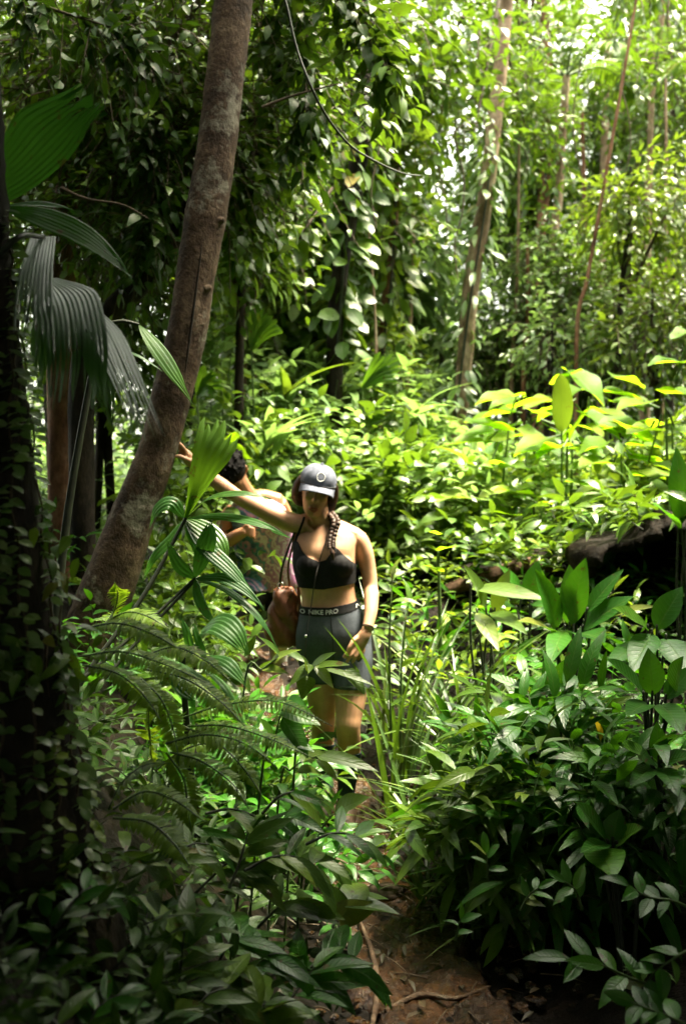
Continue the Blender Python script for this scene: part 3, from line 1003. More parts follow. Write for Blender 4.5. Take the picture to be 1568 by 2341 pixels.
# unseen trees added to shade the near ground; trunks behind and beside the viewpoint
for lab, b, bl in (('big unseen tree added for shade behind the viewpoint on the left', (-3.2, -2.5), [((-2.6, -1.5, 6.0), (2.8, 2.6, 1.0), 800), ((-3.4, 1.8, 5.0), (2.0, 1.8, 1.1), 600), ((-.6, .4, 4.9), (2.2, 1.6, .8), 700), ((-1.6, 2.3, 4.75), (1.9, .9, .6), 290)]),
                   ('big unseen tree added for shade behind the viewpoint on the right', (3.4, -2.0), [((2.6, -1.2, 5.8), (2.8, 2.6, 1.0), 800), ((3.0, 2.0, 4.8), (2.2, 1.7, 1.1), 700), ((.8, -3, 5.6), (2.6, 2.2, .9), 500), ((1.3, 2.2, 4.6), (1.8, .9, .6), 330), ((2.7, 3.5, 4.7), (1.2, 1.1, .6), 130)]),
                   ('unseen tree added for shade left of the path out of view', (-4.4, 4.5), [((-3.8, 4.4, 4.8), (1.7, 1.8, 1.3), 520), ((-2.9, 3.6, 5.4), (1.0, 1.0, .6), 220)])):
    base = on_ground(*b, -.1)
    t = thing('unseen_shade_tree', lab, 'tree', base, 'unseen shade trees added over the viewpoint')
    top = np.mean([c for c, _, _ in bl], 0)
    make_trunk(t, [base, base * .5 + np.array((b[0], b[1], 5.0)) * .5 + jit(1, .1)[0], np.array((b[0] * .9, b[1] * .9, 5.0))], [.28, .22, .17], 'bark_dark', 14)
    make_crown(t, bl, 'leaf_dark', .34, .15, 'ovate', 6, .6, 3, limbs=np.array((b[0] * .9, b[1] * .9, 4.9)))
# ------------------------------------------------------------------ clearing: sunlit low plants behind the people
LOW = [
    (480, 900, 7.6), (560, 960, 8.2), (650, 930, 8.6), (610, 1040, 7.6), (740, 940, 8.8), (820, 930, 9.0), (900, 960, 8.8), (860, 1040, 8.0),
    (950, 930, 11), (1000, 1080, 8.6), (800, 1060, 7.6), (930, 1110, 7.2), (1020, 1160, 7.4), (700, 1020, 8.2), (1110, 1070, 9.0), (640, 880, 9.6),
    (450, 1000, 7.0), (440, 1120, 6.4), (520, 860, 9.0), (760, 860, 10), (870, 880, 10), (1130, 1130, 7.8), (1230, 1120, 8.2), (1330, 1120, 8.0), (1440, 1120, 7.6), (1530, 1060, 7.4),
]
LOWLAB = [
    'bright low shrub right beside the leaning trunk', 'bright low shrub above the dark haired head', 'bright shrub behind the fan leaf', 'shrub just over the raised arm',
    'bright shrub left of the cap, far back', 'bright shrub straight above the cap', 'sunlit shrub between cap and pale trunk', 'sunlit shrub just above and right of the cap',
    'sunlit shrub near the foot of the thin brown trunk', 'sunlit shrub left of the pale trunk foot', 'sunlit shrub touching the right side of the cap', 'light shrub right of the face',
    'light shrub below the pale trunk foot', 'shrub between the dark haired head and the cap', 'light shrub right of the pale trunk foot', 'far bright shrub below the upright fan leaf',
    'shaded shrub against the right side of the leaning trunk', 'shrub below the hand on the trunk', 'far bright shrub right of the leaning trunk', 'far bright shrub below the dark climber trunk',
    'far bright shrub below the thin brown trunk', 'light shrub under the yellow broad leaves', 'light shrub over the earth bank', 'light shrub above the broad dark leaves',
    'light shrub above the dark hollow', 'light shrub at the right edge under the yellow leaves']
for (px, py, d), lab in zip(LOW, LOWLAB):
    c = P(px, py, d)
    gz = float(ground_z(c[0], c[1]))
    h = max(.45, (c[2] - gz) * 1.25)
    mat = ['leaf_light', 'leaf_lit_pale', 'leaf_lit_pale', 'leaf_mid'][rng.integers(0, 4)]
    L = rng.uniform(.09, .17)
    make_shrub('low_shrub', lab, 'shrub', (c[0], c[1], gz), h, .5, 105, mat, L, L * rng.uniform(.36, .55), ['lance', 'ovate'][rng.integers(0, 2)], 6, 'sunlit shrubs in the clearing', 4)


# yellow green backlit broad leaves at the right
def broad_shrub(label, base, lv, mat, group):
    b = P(*base)
    b[2] = ground_z(b[0], b[1])
    t = thing('broadleaf_shrub', label, 'shrub', b, group)
    gs = Geo()
    top = np.mean([P(*x[0]) for x in lv], 0)
    tube(gs, [b, (b + top) / 2, top], [.016, .012, .006], 6, 14)
    gs.build('stem', M['stem'], t)
    for a, e, w in lv:
        A_, E_ = P(*a), P(*e)
        big_leaf(t, A_, E_, w * KPX * a[2], mat, .12, 'heart', [(A_ + top) / 2 + (0, 0, .03), ] if np.linalg.norm(A_ - top) > .1 else None, (.1, -.22, 1.0), wave=.05)


YG = 'shrubs with big yellow green leaves'
broad_shrub('yellow green broadleaf shrub with one upright green oval leaf', (1290, 1250, 7.2),
            [((1300, 850, 7.2), (1380, 930, 7.0), 100), ((1262, 880, 7.2), (1330, 845, 7.1), 70), ((1330, 945, 7.2), (1420, 1010, 7.0), 90), ((1300, 1010, 7.3), (1345, 935, 7.2), 70)], 'leaf_lime', YG)
t = thing('upright_leaf_plant', 'plant with one tall upright oval leaf before the yellow leaves', 'plant', on_ground(P(1285, 1100, 6.9)[0], P(1285, 1100, 6.9)[1]))
big_leaf(t, P(1283, 990, 6.9), P(1280, 855, 6.8), 50 * KPX * 6.9, 'leaf_light', .05, 'oblong', [on_ground(P(1285, 1100, 6.9)[0], P(1285, 1100, 6.9)[1])], (.1, -1, .1))
broad_shrub('yellow green broadleaf shrub right of the pale trunk foot', (1130, 1250, 7.4),
            [((1180, 905, 7.4), (1085, 925, 7.2), 75), ((1150, 985, 7.4), (1060, 965, 7.2), 95), ((1170, 935, 7.5), (1260, 910, 7.3), 60), ((1180, 980, 7.3), (1250, 1040, 7.1), 80),
             ((1110, 1010, 7.3), (1020, 1020, 7.2), 60), ((1220, 1010, 7.4), (1290, 1050, 7.2), 60), ((1120, 1060, 7.2), (1210, 1075, 7.0), 70)], 'leaf_lime', YG)
broad_shrub('yellow green broadleaf shrub at the right edge', (1530, 1250, 6.6),
            [((1560, 830, 6.6), (1480, 835, 6.4), 70), ((1580, 760, 6.6), (1530, 775, 6.5), 60), ((1520, 900, 6.7), (1590, 905, 6.5), 90), ((1500, 985, 6.6), (1430, 990, 6.4), 70),
             ((1540, 980, 6.6), (1590, 1010, 6.5), 70), ((1470, 1010, 6.7), (1400, 960, 6.5), 75), ((1480, 1060, 6.6), (1540, 1080, 6.4), 70)], 'leaf_lime', YG)
broad_shrub('round leaved plant with two lime discs right of the shoulder', (1010, 1420, 5.6),
            [((1000, 1222, 5.6), (970, 1215, 5.5), 44), ((1000, 1305, 5.6), (968, 1292, 5.5), 44), ((1005, 1258, 5.6), (1040, 1250, 5.5), 30)], 'leaf_lime', YG)
broad_shrub('yellow green leaf peeping over the dark haired head', (560, 1180, 7.0), [((560, 1050, 7.0), (510, 1000, 6.9), 80), ((520, 1040, 7), (545, 985, 6.9), 60)], 'leaf_lime', YG)
broad_shrub('lime heart leaves over the middle of the green right hand slope', (1180, 1300, 6.8),
            [((1180, 1180, 6.8), (1100, 1170, 6.7), 60), ((1200, 1130, 6.9), (1130, 1120, 6.7), 60), ((1250, 1150, 6.8), (1320, 1180, 6.6), 60), ((1360, 1120, 6.9), (1290, 1100, 6.7), 60)], 'leaf_lime', YG)
broad_shrub('lime heart leaves left of the pale trunk foot', (880, 1200, 7.2),
            [((890, 1080, 7.2), (850, 1140, 7.0), 60), ((900, 1070, 7.2), (960, 1110, 7.0), 60), ((830, 1160, 7.1), (880, 1180, 7.0), 50), ((940, 1190, 6.8), (900, 1160, 6.7), 44)], 'leaf_light', YG)

for lab, bx, by, d, n, mat in (('wide lime broadleaf shrub below the upright oval leaf', 1300, 1010, 7.0, 8, 'leaf_lime'), ('lime broadleaf shrub between pale trunk foot and upright leaf', 1200, 960, 7.7, 8, 'leaf_lime'),
                                ('dense lime broadleaf shrub left of the right edge shrub', 1420, 1040, 6.8, 8, 'leaf_lime'), ('green broadleaf shrub above the black undercut bank', 1450, 1130, 6.5, 8, 'leaf_light'),
                                ('green broadleaf shrub above the low dark undercut', 1230, 1150, 7.0, 8, 'leaf_light'), ('lime broadleaf shrub in the right corner above the dark leaf', 1540, 960, 7.2, 7, 'leaf_lime'),
                                ('green broadleaf shrub right of the lime discs', 1090, 1150, 7.0, 7, 'leaf_light'), ('far lime broadleaf shrub behind the upright leaf', 1340, 900, 8.2, 7, 'leaf_lime')):
    lv = []
    for k in range(n):
        a = k * 2.4 + rng.random()
        r0 = rng.uniform(.2, 1)
        x, y = bx + math.cos(a) * 85 * r0, by + math.sin(a) * 62 * r0
        s = rng.uniform(.7, 1.25)
        dx = (1 if math.cos(a) > 0 else -1) * rng.uniform(50, 100) * s
        lv.append(((x, y, d + rng.uniform(-.3, .3)), (x + dx, y + rng.uniform(5, 35), d + rng.uniform(-.35, .1)), rng.uniform(58, 86) * s))
    broad_shrub(lab, (bx, 1280, d), lv, mat, YG)

# fan leaves standing in the clearing
for lab, hub, tips, mat in (
        ('bright fan leaf standing upright in the clearing', (575, 800, 7.4), [((585, 690), 30), ((610, 702), 34), ((638, 735), 34)], 'leaf_palm_light'),
        ('bright fan leaf leaning right beside the dark trunk foot', (828, 888, 8.2), [((885, 815), 34), ((912, 822), 34), ((905, 850), 30)], 'leaf_palm_light'),
        ('lime fan leaf beside the leaning trunk', (452, 905, 6.6), [((475, 835), 36), ((505, 860), 40), ((500, 890), 34)], 'leaf_palm_light')):
    h = P(*hub)
    b = on_ground(h[0], h[1])
    t = thing('fan_palm_seedling', lab, 'palm', b, 'young fan palms in the clearing')
    g = Geo()
    tube(g, [b, (b + h) / 2 + (.03, 0, 0), h], [.009, .008, .006], 6, 10)
    g.build('petiole', M['stem'], t)
    for (e, w) in tips:
        g = Geo()
        q = P(*e, hub[2] - .1)
        pleat(g, [h, (h + q) / 2 + (0, -.03, .02), q], w * KPX * hub[2] * 1.5, 4, (.3, -.9, .3), .2, 12, .12, lambda x: min(1, .15 + x * .95))
        g.build('blade', M[mat], t)

# strap leaves behind the people and in the clearing, long pale arching blades
for lab, c, n, L, sp in (('clump of long arching pale strap leaves left of the cap', (640, 900, 8.2), 16, .75, 1.0), ('clump of long pale strap leaves above the cap', (790, 880, 8.8), 16, .8, 1.0),
                         ('clump of pale strap leaves left of the pale trunk foot', (945, 930, 8.4), 14, .7, 1.0),
                         ('clump of pale strap leaves just over the raised arm', (600, 1000, 7.2), 14, .6, 1.0), ('clump of pale strap leaves right of the cap', (880, 1060, 7.4), 14, .6, 1.0), ('clump of pale strap leaves low right of the pale trunk foot', (1090, 1080, 8.0), 14, .65, 1.0)):
    p = P(*c)
    b = on_ground(p[0], p[1])
    t = thing('strap_leaf_plant', lab, 'plant', b, 'strap leaved plants in the clearing')
    for i in range(n):
        a = i * 2.4
        e = rng.uniform(.35, 1.2)
        d = np.array((math.cos(a) * math.cos(e), math.sin(a) * math.cos(e) * .8 - .15, math.sin(e)))
        g = Geo()
        o = p - (0, 0, .15)
        leaves(g, [o + jit(1, .04)[0]], [d], [(0, 0, 1.0) - d * d[2]], L * rng.uniform(.7, 1.1), .085, 'lance', 9, .55, .2)
        g.build('leaf', M['leaf_lit_pale' if i % 3 else 'leaf_light'], t)
    g = Geo()
    tube(g, [b, p - (0, 0, .13)], [.03, .02], 7, 8)
    g.build('stem', M['stem'], t)

# ------------------------------------------------------------------ right hand slope: broad glossy plants, strap clumps, lance leaved shrubs


def ginger(label, base, lv, mat='leaf_gloss', group='broad glossy leaved plants on the right', kind='lance'):
    b = P(*base)
    b[2] = ground_z(b[0], b[1]) - .02
    t = thing('broadleaf_plant', label, 'plant', b, group)
    for a, e, w in lv:
        A_, E_ = P(*a), P(*e)
        big_leaf(t, A_, E_, w * KPX * (a[2]), mat, .14, kind, [b + jit(1, .015)[0], b * .45 + A_ * .55 + jit(1, .02)[0] + (0, 0, .04)], (-.1, -.55, .8), wave=.03, stem='stem_dark')
    return t


D = 4.7
ginger('broad glossy plant with tall upright dark leaves before the dark hollow', (1290, 1560, D),
       [((1272, 1440, D), (1222, 1300, D - .1), 62), ((1300, 1430, D), (1338, 1275, D - .05), 66), ((1310, 1420, D), (1300, 1290, D), 58), ((1330, 1440, D), (1450, 1362, D - .1), 62),
        ((1340, 1400, D), (1425, 1300, D), 40), ((1320, 1450, D), (1380, 1470, D - .4), 70), ((1270, 1450, D), (1180, 1420, D - .3), 46), ((1350, 1420, D), (1500, 1385, D - .2), 34), ((1290, 1440, D), (1255, 1520, D - .45), 52)])
ginger('broad glossy plant with a long pale green leaf pointing right', (1120, 1500, 4.9),
       [((1075, 1345, 4.9), (1258, 1375, 4.7), 46), ((1110, 1390, 4.9), (1060, 1290, 4.8), 40), ((1130, 1400, 4.9), (1165, 1300, 4.9), 40), ((1120, 1400, 4.9), (1205, 1450, 4.6), 40), ((1090, 1400, 4.9), (1140, 1490, 4.6), 40)], 'leaf_light')
ginger('broad glossy plant with dark drooping leaves at right edge', (1500, 1600, 4.3),
       [((1480, 1440, 4.3), (1400, 1390, 4.2), 60), ((1500, 1440, 4.3), (1560, 1340, 4.3), 64), ((1490, 1450, 4.3), (1440, 1540, 4.0), 64), ((1520, 1460, 4.3), (1580, 1560, 4.0), 70), ((1470, 1470, 4.3), (1380, 1530, 4.0), 46)])
ginger('broad glossy plant low at right edge with a mottled yellow leaf', (1480, 1720, 3.7),
       [((1470, 1590, 3.7), (1385, 1505, 3.6), 62), ((1490, 1590, 3.7), (1480, 1480, 3.7), 60), ((1520, 1600, 3.7), (1590, 1520, 3.7), 50), ((1480, 1610, 3.7), (1430, 1640, 3.4), 56), ((1510, 1610, 3.7), (1560, 1680, 3.4), 60), ((1540, 1580, 3.7), (1560, 1500, 3.6), 54)])
ginger('broad leaved plant half hidden behind the strap leaves', (1200, 1480, 5.5),
       [((1190, 1370, 5.5), (1140, 1290, 5.4), 44), ((1210, 1370, 5.5), (1230, 1280, 5.5), 46), ((1215, 1380, 5.5), (1280, 1390, 5.3), 40), ((1180, 1390, 5.5), (1110, 1380, 5.3), 36)])
ginger('broad leaved plant on the far side of the dark hollow', (1400, 1300, 6.4),
       [((1390, 1220, 6.4), (1330, 1170, 6.3), 44), ((1410, 1220, 6.4), (1420, 1140, 6.4), 44), ((1420, 1230, 6.4), (1480, 1190, 6.3), 40), ((1400, 1240, 6.4), (1350, 1260, 6.2), 40)])
ginger('tall dark leaf at the right edge above the hollow', (1560, 1300, 5.4), [((1556, 1200, 5.4), (1545, 1020, 5.4), 56), ((1570, 1190, 5.4), (1600, 1060, 5.4), 56), ((1550, 1210, 5.4), (1490, 1150, 5.2), 50)])
ginger('broad leaved plant at the foot of the right slope', (1420, 2010, 3.2),
       [((1385, 1925, 3.2), (1310, 1830, 3.1), 56), ((1400, 1920, 3.2), (1415, 1850, 3.2), 56), ((1410, 1930, 3.2), (1470, 1890, 3.1), 56), ((1370, 1940, 3.2), (1400, 2010, 3.0), 90), ((1390, 1930, 3.2), (1325, 1950, 3.0), 44)])


def strap_clump(label, base, n, L, W, mat='leaf_grass', group='clumps of strap leaves beside the path', lean=0.0, emin=.5, emax=1.45, droop=.45, spread=.07):
    b = P(*base)
    b[2] = ground_z(b[0], b[1]) - .02
    t = thing('strap_clump', label, 'grass clump', b, group)
    for i in range(n):
        a = i * 2.4 + rng.random()
        e = rng.uniform(emin, emax)
        d = np.array((math.cos(a) * math.cos(e) + lean, math.sin(a) * math.cos(e), math.sin(e)))
        g = Geo()
        leaves(g, [b + np.array((math.cos(a), math.sin(a), 0)) * spread * rng.random()], [d], [(0, 0, 1.0) - .9 * d * d[2] + .15 * np.array((math.cos(a), math.sin(a), 0))],
               L * rng.uniform(.65, 1.1), W * rng.uniform(.7, 1.2), 'strap', 10, rng.uniform(.6, 1.3) * droop, .35)
        g.build('leaf', M[mat], t)
    return t


strap_clump('tall grassy clump right beside the hip of the woman', (925, 1720, 4.6), 30, 1.2, .026, emin=.95, emax=1.5, droop=.3, lean=.22)
strap_clump('tall grassy clump behind the left hand of the woman', (940, 1640, 5.0), 34, 1.2, .03, emin=.85, emax=1.5, droop=.35, lean=.15)
strap_clump('grassy clump left of the muddy opening', (985, 1740, 4.3), 26, .9, .022, emin=.8, droop=.4, lean=.25)
strap_clump('spidery clump of narrow arching leaves below the lime discs', (1060, 1480, 5.0), 44, .95, .024, 'leaf_grass', emin=.75, emax=1.4, droop=.6)
strap_clump('spidery clump of narrow arching leaves right of the muddy opening', (1130, 1650, 4.3), 34, .75, .024, 'leaf_grass', emin=.7, emax=1.4, droop=.6)
strap_clump('grassy clump at the edge of the path below the boots', (985, 1880, 3.9), 26, .5, .022, emin=.6, lean=.2)
strap_clump('grassy clump under the lance leaved shrubs', (1060, 1840, 3.9), 28, .6, .026, emin=.7)
strap_clump('strap leaf clump in the middle of the right slope', (1190, 1600, 4.4), 28, .7, .03, 'leaf_mid', emin=.6, emax=1.4, droop=.6)
strap_clump('strap leaf clump below the mottled yellow leaf', (1320, 1800, 3.7), 26, .55, .026, 'leaf_gloss', emin=.6, emax=1.4, droop=.6)
strap_clump('strap leaf clump on the right side of the path bend', (1190, 1850, 3.6), 26, .45, .022, 'leaf_grass', emin=.6, emax=1.4, droop=.6)
ginger('broad dark leaved plant right of the spidery clumps', (1260, 1720, 4.1), [((1250, 1600, 4.1), (1170, 1540, 4.0), 44), ((1270, 1590, 4.1), (1300, 1500, 4.0), 44), ((1275, 1600, 4.1), (1360, 1590, 3.9), 46), ((1255, 1610, 4.1), (1200, 1660, 3.8), 44), ((1265, 1600, 4.1), (1240, 1510, 4.1), 40), ((1280, 1610, 4.1), (1330, 1660, 3.8), 40)])
ginger('broad leaved plant in the middle of the lower right slope', (1250, 1850, 3.7), [((1240, 1730, 3.7), (1160, 1690, 3.6), 46), ((1255, 1730, 3.7), (1270, 1650, 3.7), 42), ((1260, 1735, 3.7), (1340, 1720, 3.5), 48), ((1245, 1745, 3.7), (1200, 1790, 3.5), 44), ((1262, 1745, 3.7), (1310, 1800, 3.5), 44)], 'leaf_mid')
ginger('broad leaved plant at the right edge below the mottled leaf', (1500, 1860, 3.4), [((1490, 1740, 3.4), (1410, 1700, 3.3), 52), ((1505, 1740, 3.4), (1500, 1650, 3.4), 46), ((1510, 1745, 3.4), (1585, 1730, 3.3), 52), ((1490, 1755, 3.4), (1440, 1800, 3.2), 50), ((1510, 1755, 3.4), (1550, 1820, 3.2), 50)])
# upright canes
for lab, a, b, c in (('straight dark cane nearest the left arm of the woman', (900, 1730, 4.7), (890, 1500, 4.75), (897, 1310, 4.8)),
                     ('second straight dark cane right of the left arm', (915, 1730, 4.8), (918, 1520, 4.85), (935, 1370, 4.9))):
    pts = [P(*a), P(*b), P(*c)]
    pts[0][2] = ground_z(pts[0][0], pts[0][1])
    shoot('leafy_cane', lab, 'plant', pts, 9, .16, .05, 'leaf_mid', 'lance', 'upright leafy canes', .35, .005, 6, 'stem', 1.2, True, .35)

RS = [(1250, 1640, 4.2), (1150, 1720, 4.0), (1250, 1740, 3.8), (1340, 1700, 4.0), (1370, 1790, 3.5), (1180, 1820, 3.6),
      (1280, 1840, 3.5), (1090, 1880, 3.6), (1450, 1820, 3.5), (1530, 1800, 3.3), (1545, 1840, 3.3)]
RSL = [       'lance leaved shrub in the middle of the right slope', 'lance leaved shrub with a wilted yellow leaf beside it',
       'lance leaved shrub near the lower right dark hollow', 'lance leaved shrub right of the path, low', 'pale shining shrub above the dark lower right', 'small shrub hanging over the path edge',
       'lance leaved shrub below the mottled leaf', 'pale shining shrub at the right edge',        'lance leaved shrub at the right edge, lowest']
for (px, py, d), lab in zip(RS, RSL):
    c = P(px, py, d)
    gz = float(ground_z(c[0], c[1]))
    h = max(.3, (c[2] - gz) * 1.35)
    L = rng.uniform(.15, .22)
    make_shrub('lance_leaf_shrub', lab, 'shrub', (c[0], c[1], gz), h, .18, 36, ['leaf_gloss', 'leaf_mid', 'leaf_gloss'][rng.integers(0, 3)], L, L * rng.uniform(.2, .3), 'lance', 6, 'lance leaved shrubs on the right slope', 5, 4, .4, .2, up=.7)
for lab, px, py, d, h, rr_, n, mat, L in (('dark leafy plant left of the shins of the woman', 590, 1720, 4.0, .45, .2, 40, 'leaf_gloss', .14), ('dark leafy plant below the brown bag', 610, 1600, 4.5, .4, .2, 36, 'leaf_mid', .13),
                             ('dark leafy plant at the feet of the woman', 690, 1880, 3.8, .2, .16, 26, 'leaf_gloss', .12), ('leafy plant under the bent man', 575, 1580, 5.0, .25, .22, 30, 'leaf_mid', .12),
                             ('leafy plant right of the foot of the leaning trunk', 410, 1470, 4.6, .4, .22, 44, 'leaf_mid', .11), ('leafy plant left of the sandy patch', 430, 1400, 5.0, .6, .3, 60, 'leaf_mid', .11),
                             ('dark leafy plant on the path behind the knees of the woman', 655, 1570, 5.2, .3, .2, 34, 'leaf_gloss', .12),
                             ('dark leafy plant under the lower fan palm', 520, 1560, 4.2, .5, .28, 50, 'leaf_gloss', .13), ('leafy plant behind the foot of the leaning trunk', 370, 1330, 5.6, .7, .35, 70, 'leaf_mid', .12),
                             ('leafy plant right of the leaning trunk below the hand', 390, 1240, 5.8, .8, .3, 70, 'leaf_mid', .13)):
    c = P(px, py, d)
    gz = float(ground_z(c[0], c[1]))
    make_shrub('bank_plant', lab, 'shrub', (c[0], c[1], gz), max(h * .6, min(h, c[2] - gz + .1)), rr_, n, mat, L, L * .34, 'lance', 6, 'leafy plants on the left bank', 4, 5, .35, .28, up=.6)
shoot('wilted_leaf', 'single wilted pale yellow leaf hanging over the right slope', 'leaf', [P(1330, 1600, 3.8), P(1350, 1625, 3.8), P(1362, 1650, 3.8)], 1, .11, .05, 'leaf_yellow', 'lance', None, .2, .002, 6, 'twig', .2, True, .95, -.6)

# lower right: a few leafy shoots over the dark hollow
for lab, pts, n, L, W, k in (
        ('leafy shoot reaching left over the dark hollow, with one long leaf', [(1520, 2260, 2.3), (1450, 2240, 2.3), (1370, 2205, 2.3), (1290, 2190, 2.3)], 7, .105, .036, 'lance'),
        ('leafy shoot with round leaves at the lower right edge', [(1600, 2160, 2.3), (1540, 2190, 2.3), (1490, 2230, 2.3), (1450, 2290, 2.3)], 9, .08, .04, 'ovate'),
        ('upper leafy shoot over the dark hollow by the right edge', [(1600, 2090, 2.5), (1540, 2060, 2.5), (1480, 2050, 2.5), (1430, 2020, 2.5)], 7, .08, .034, 'lance'),
        ('lowest leafy shoot in the lower right corner', [(1600, 2360, 2.1), (1540, 2330, 2.1), (1490, 2310, 2.1), (1440, 2290, 2.1)], 7, .07, .032, 'lance'),
        ('tiny four leaved seedling at the path edge', [(1115, 2010, 3.0), (1114, 1985, 3.0), (1112, 1960, 3.0), (1111, 1950, 3.0)], 5, .07, .026, 'oblong'),
        ('tiny seedling on the dark side of the path', [(1040, 2150, 2.8), (1045, 2130, 2.8), (1050, 2110, 2.8), (1052, 2100, 2.8)], 4, .06, .026, 'lance'),
        ('small seedling leaning over the dark hollow', [(1190, 2080, 2.9), (1200, 2060, 2.9), (1215, 2040, 2.9), (1230, 2030, 2.9)], 5, .075, .026, 'lance'),
        ('sparse seedling below the brink of the hollow', [(1330, 2080, 2.7), (1320, 2050, 2.7), (1310, 2030, 2.7), (1290, 2015, 2.7)], 6, .08, .03, 'lance')):
    shoot('leafy_shoot', lab, 'plant', [P(*p) for p in pts], n, L, W, 'leaf_gloss', k, 'leafy shoots over the lower right hollow', .25, .003, 6, 'stem', 1.0, True, .3, .1, (0, -.5, 0))

# undercut bank with a black cavity on the right, fallen log behind the lime discs
M['shade_black_soil'] = mud_mat('soil blackened as shade', ((.004, .003, .002), (.010, .007, .005), (.020, .013, .008)), .7, 5, .8)  # near-black albedo puts the shade of the cavity into the colour
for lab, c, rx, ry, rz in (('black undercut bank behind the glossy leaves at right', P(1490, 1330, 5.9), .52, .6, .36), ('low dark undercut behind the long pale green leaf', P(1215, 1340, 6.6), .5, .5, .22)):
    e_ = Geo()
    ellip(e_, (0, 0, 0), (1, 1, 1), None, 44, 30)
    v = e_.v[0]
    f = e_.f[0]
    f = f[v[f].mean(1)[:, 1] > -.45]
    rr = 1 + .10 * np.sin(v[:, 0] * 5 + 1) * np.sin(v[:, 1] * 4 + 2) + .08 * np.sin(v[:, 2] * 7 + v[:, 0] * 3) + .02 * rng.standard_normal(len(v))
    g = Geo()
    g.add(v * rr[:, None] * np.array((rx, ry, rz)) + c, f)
    o = tag(g.build('undercut_bank', M['shade_black_soil']), lab, 'earth bank')
    md = o.modifiers.new('depth', 'SOLIDIFY')
    md.thickness = .05
    top = c + np.array((0, -.1, rz))
    O = top + np.stack((rng.uniform(-rx, rx, 46), rng.uniform(-.45, .4, 46), rng.uniform(-.06, .06, 46)), -1)
    gl, gw = Geo(), Geo()
    dd = jit(46, .5)
    dd[:, 2] = .5
    sprays(gl, gw, O, dd, .3, 6, .15, .05, 'lance', .35, 4)
    t = thing('bank_shrub', 'leafy plants crowning the ' + lab, 'shrub', top, 'plants on the undercut banks')
    gl.build('foliage', M['leaf_mid'], t)
    gw.build('stem', M['stem_dark'], t)
g = Geo()
tube(g, [P(1010, 1350, 6.2), P(1100, 1325, 6.3), P(1200, 1300, 6.4), P(1330, 1290, 6.5)], [.03, .06, .07, .06], 14, 30, .12)
tag(g.build('fallen_log', bark_mat('rotten log bark', (.015, .008, .005), (.05, .026, .013), (.10, .055, .026), 5, 1, .7)), 'rotten brown fallen log behind the spidery leaves', 'log')
for lab, p, r in (('brown stone in the mud by the boots', (748, 1905, 4.2), .06), ('grey brown stone at the left edge of the path', (795, 1960, 3.8), .05),
                  ('wet stone beside the bend of the path', (880, 1935, 3.95), .055), ('pale stone on the sandy path behind the legs', (492, 1372, 6.4), .09), ('small stone low on the left bank', (700, 2075, 3.2), .045)):
    g = Geo()
    ellip(g, (0, 0, 0), (1, 1, 1), None, 20, 14)
    v = g.v[0]
    q = P(*p)
    q[2] = ground_z(q[0], q[1]) + r * .45
    g.v[0] = v * (1 + .14 * np.sin(v[:, :1] * 3 + r * 90) + .1 * np.sin(v[:, 1:2] * 5 + v[:, 2:3] * 4)) * np.array((r * 1.2, r, r * .75)) + q
    tag(g.build('stone', bark_mat('stone ' + str(r), (.05, .035, .025), (.11, .08, .06), (.2, .15, .11), 9, 1, .4)), lab, 'stone', 'stones along the path')

# ------------------------------------------------------------------ undergrowth that nobody could count
def undergrowth(name, n, xr, yr, mat, L, W, k, hmax, dmin, seed, side=0, kind='lance', hmin=.03, ymin=0):
    q = np.random.default_rng(seed)
    x = q.uniform(*xr, n)
    y = q.uniform(*yr, n)
    d = x - pathx(y)
    ok = (np.abs(d) > dmin) & ((d * side >= 0) if side else True)
    x, y = x[ok], y[ok]
    z = ground_z(x, y) + hmin + (hmax - hmin) * q.random(len(x)) ** 1.5
    g, gw = Geo(), Geo()
    dd = jit(len(x), .6)
    dd[:, 2] = .25 + .5 * q.random(len(x))
    sprays(g, gw, np.stack((x, y, z), -1), dd, L * 2, k, L, W, kind, .3, 4, wr=.002)
    o = tag(g.build(name, M[mat]), kind='stuff')
    tag(gw.build(name, M['stem_dark']), kind='stuff')
    return o


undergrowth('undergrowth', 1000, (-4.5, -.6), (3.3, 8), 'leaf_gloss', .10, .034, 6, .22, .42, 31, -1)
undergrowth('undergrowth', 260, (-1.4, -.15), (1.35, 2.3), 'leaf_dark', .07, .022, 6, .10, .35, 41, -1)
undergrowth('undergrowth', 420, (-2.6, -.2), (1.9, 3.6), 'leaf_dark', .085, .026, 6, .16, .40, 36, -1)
undergrowth('undergrowth', 480, (.2, 5), (3.6, 8), 'leaf_gloss', .15, .036, 6, .30, .85, 32, 1)
undergrowth('undergrowth', 330, (1.1, 3.6), (3.3, 6.2), 'leaf_gloss', .13, .034, 6, .3, .5, 42, 1)
undergrowth('undergrowth', 420, (-.2, 2.6), (5.2, 7.4), 'leaf_light', .11, .034, 6, .4, .34, 43, 1)
undergrowth('undergrowth', 40, (.9, 2.6), (2.4, 3.5), 'leaf_dark', .09, .03, 6, .14, .6, 37, 1)
undergrowth('undergrowth', 3600, (-6, 7), (6.6, 13), 'leaf_lit_pale', .13, .05, 6, .6, .55, 33)
undergrowth('undergrowth', 2600, (-12, 12), (12, 19), 'leaf_mid', .2, .08, 5, 1.4, .0, 34)
q = np.random.default_rng(50)
n = 300
y = q.uniform(2.2, 8, n)
x = pathx(y) + q.normal(0, .3, n)
g = Geo()
d = jit(n, 1)
d[:, 2] *= .15
leaves(g, np.stack((x, y, ground_z(x, y) + .035 + .02 * q.random(n)), -1), d, (0, 0, 1.0) + jit(n, .35), q.uniform(.03, .075, n), q.uniform(.012, .026, n), 'lance', 4, .2, .3)
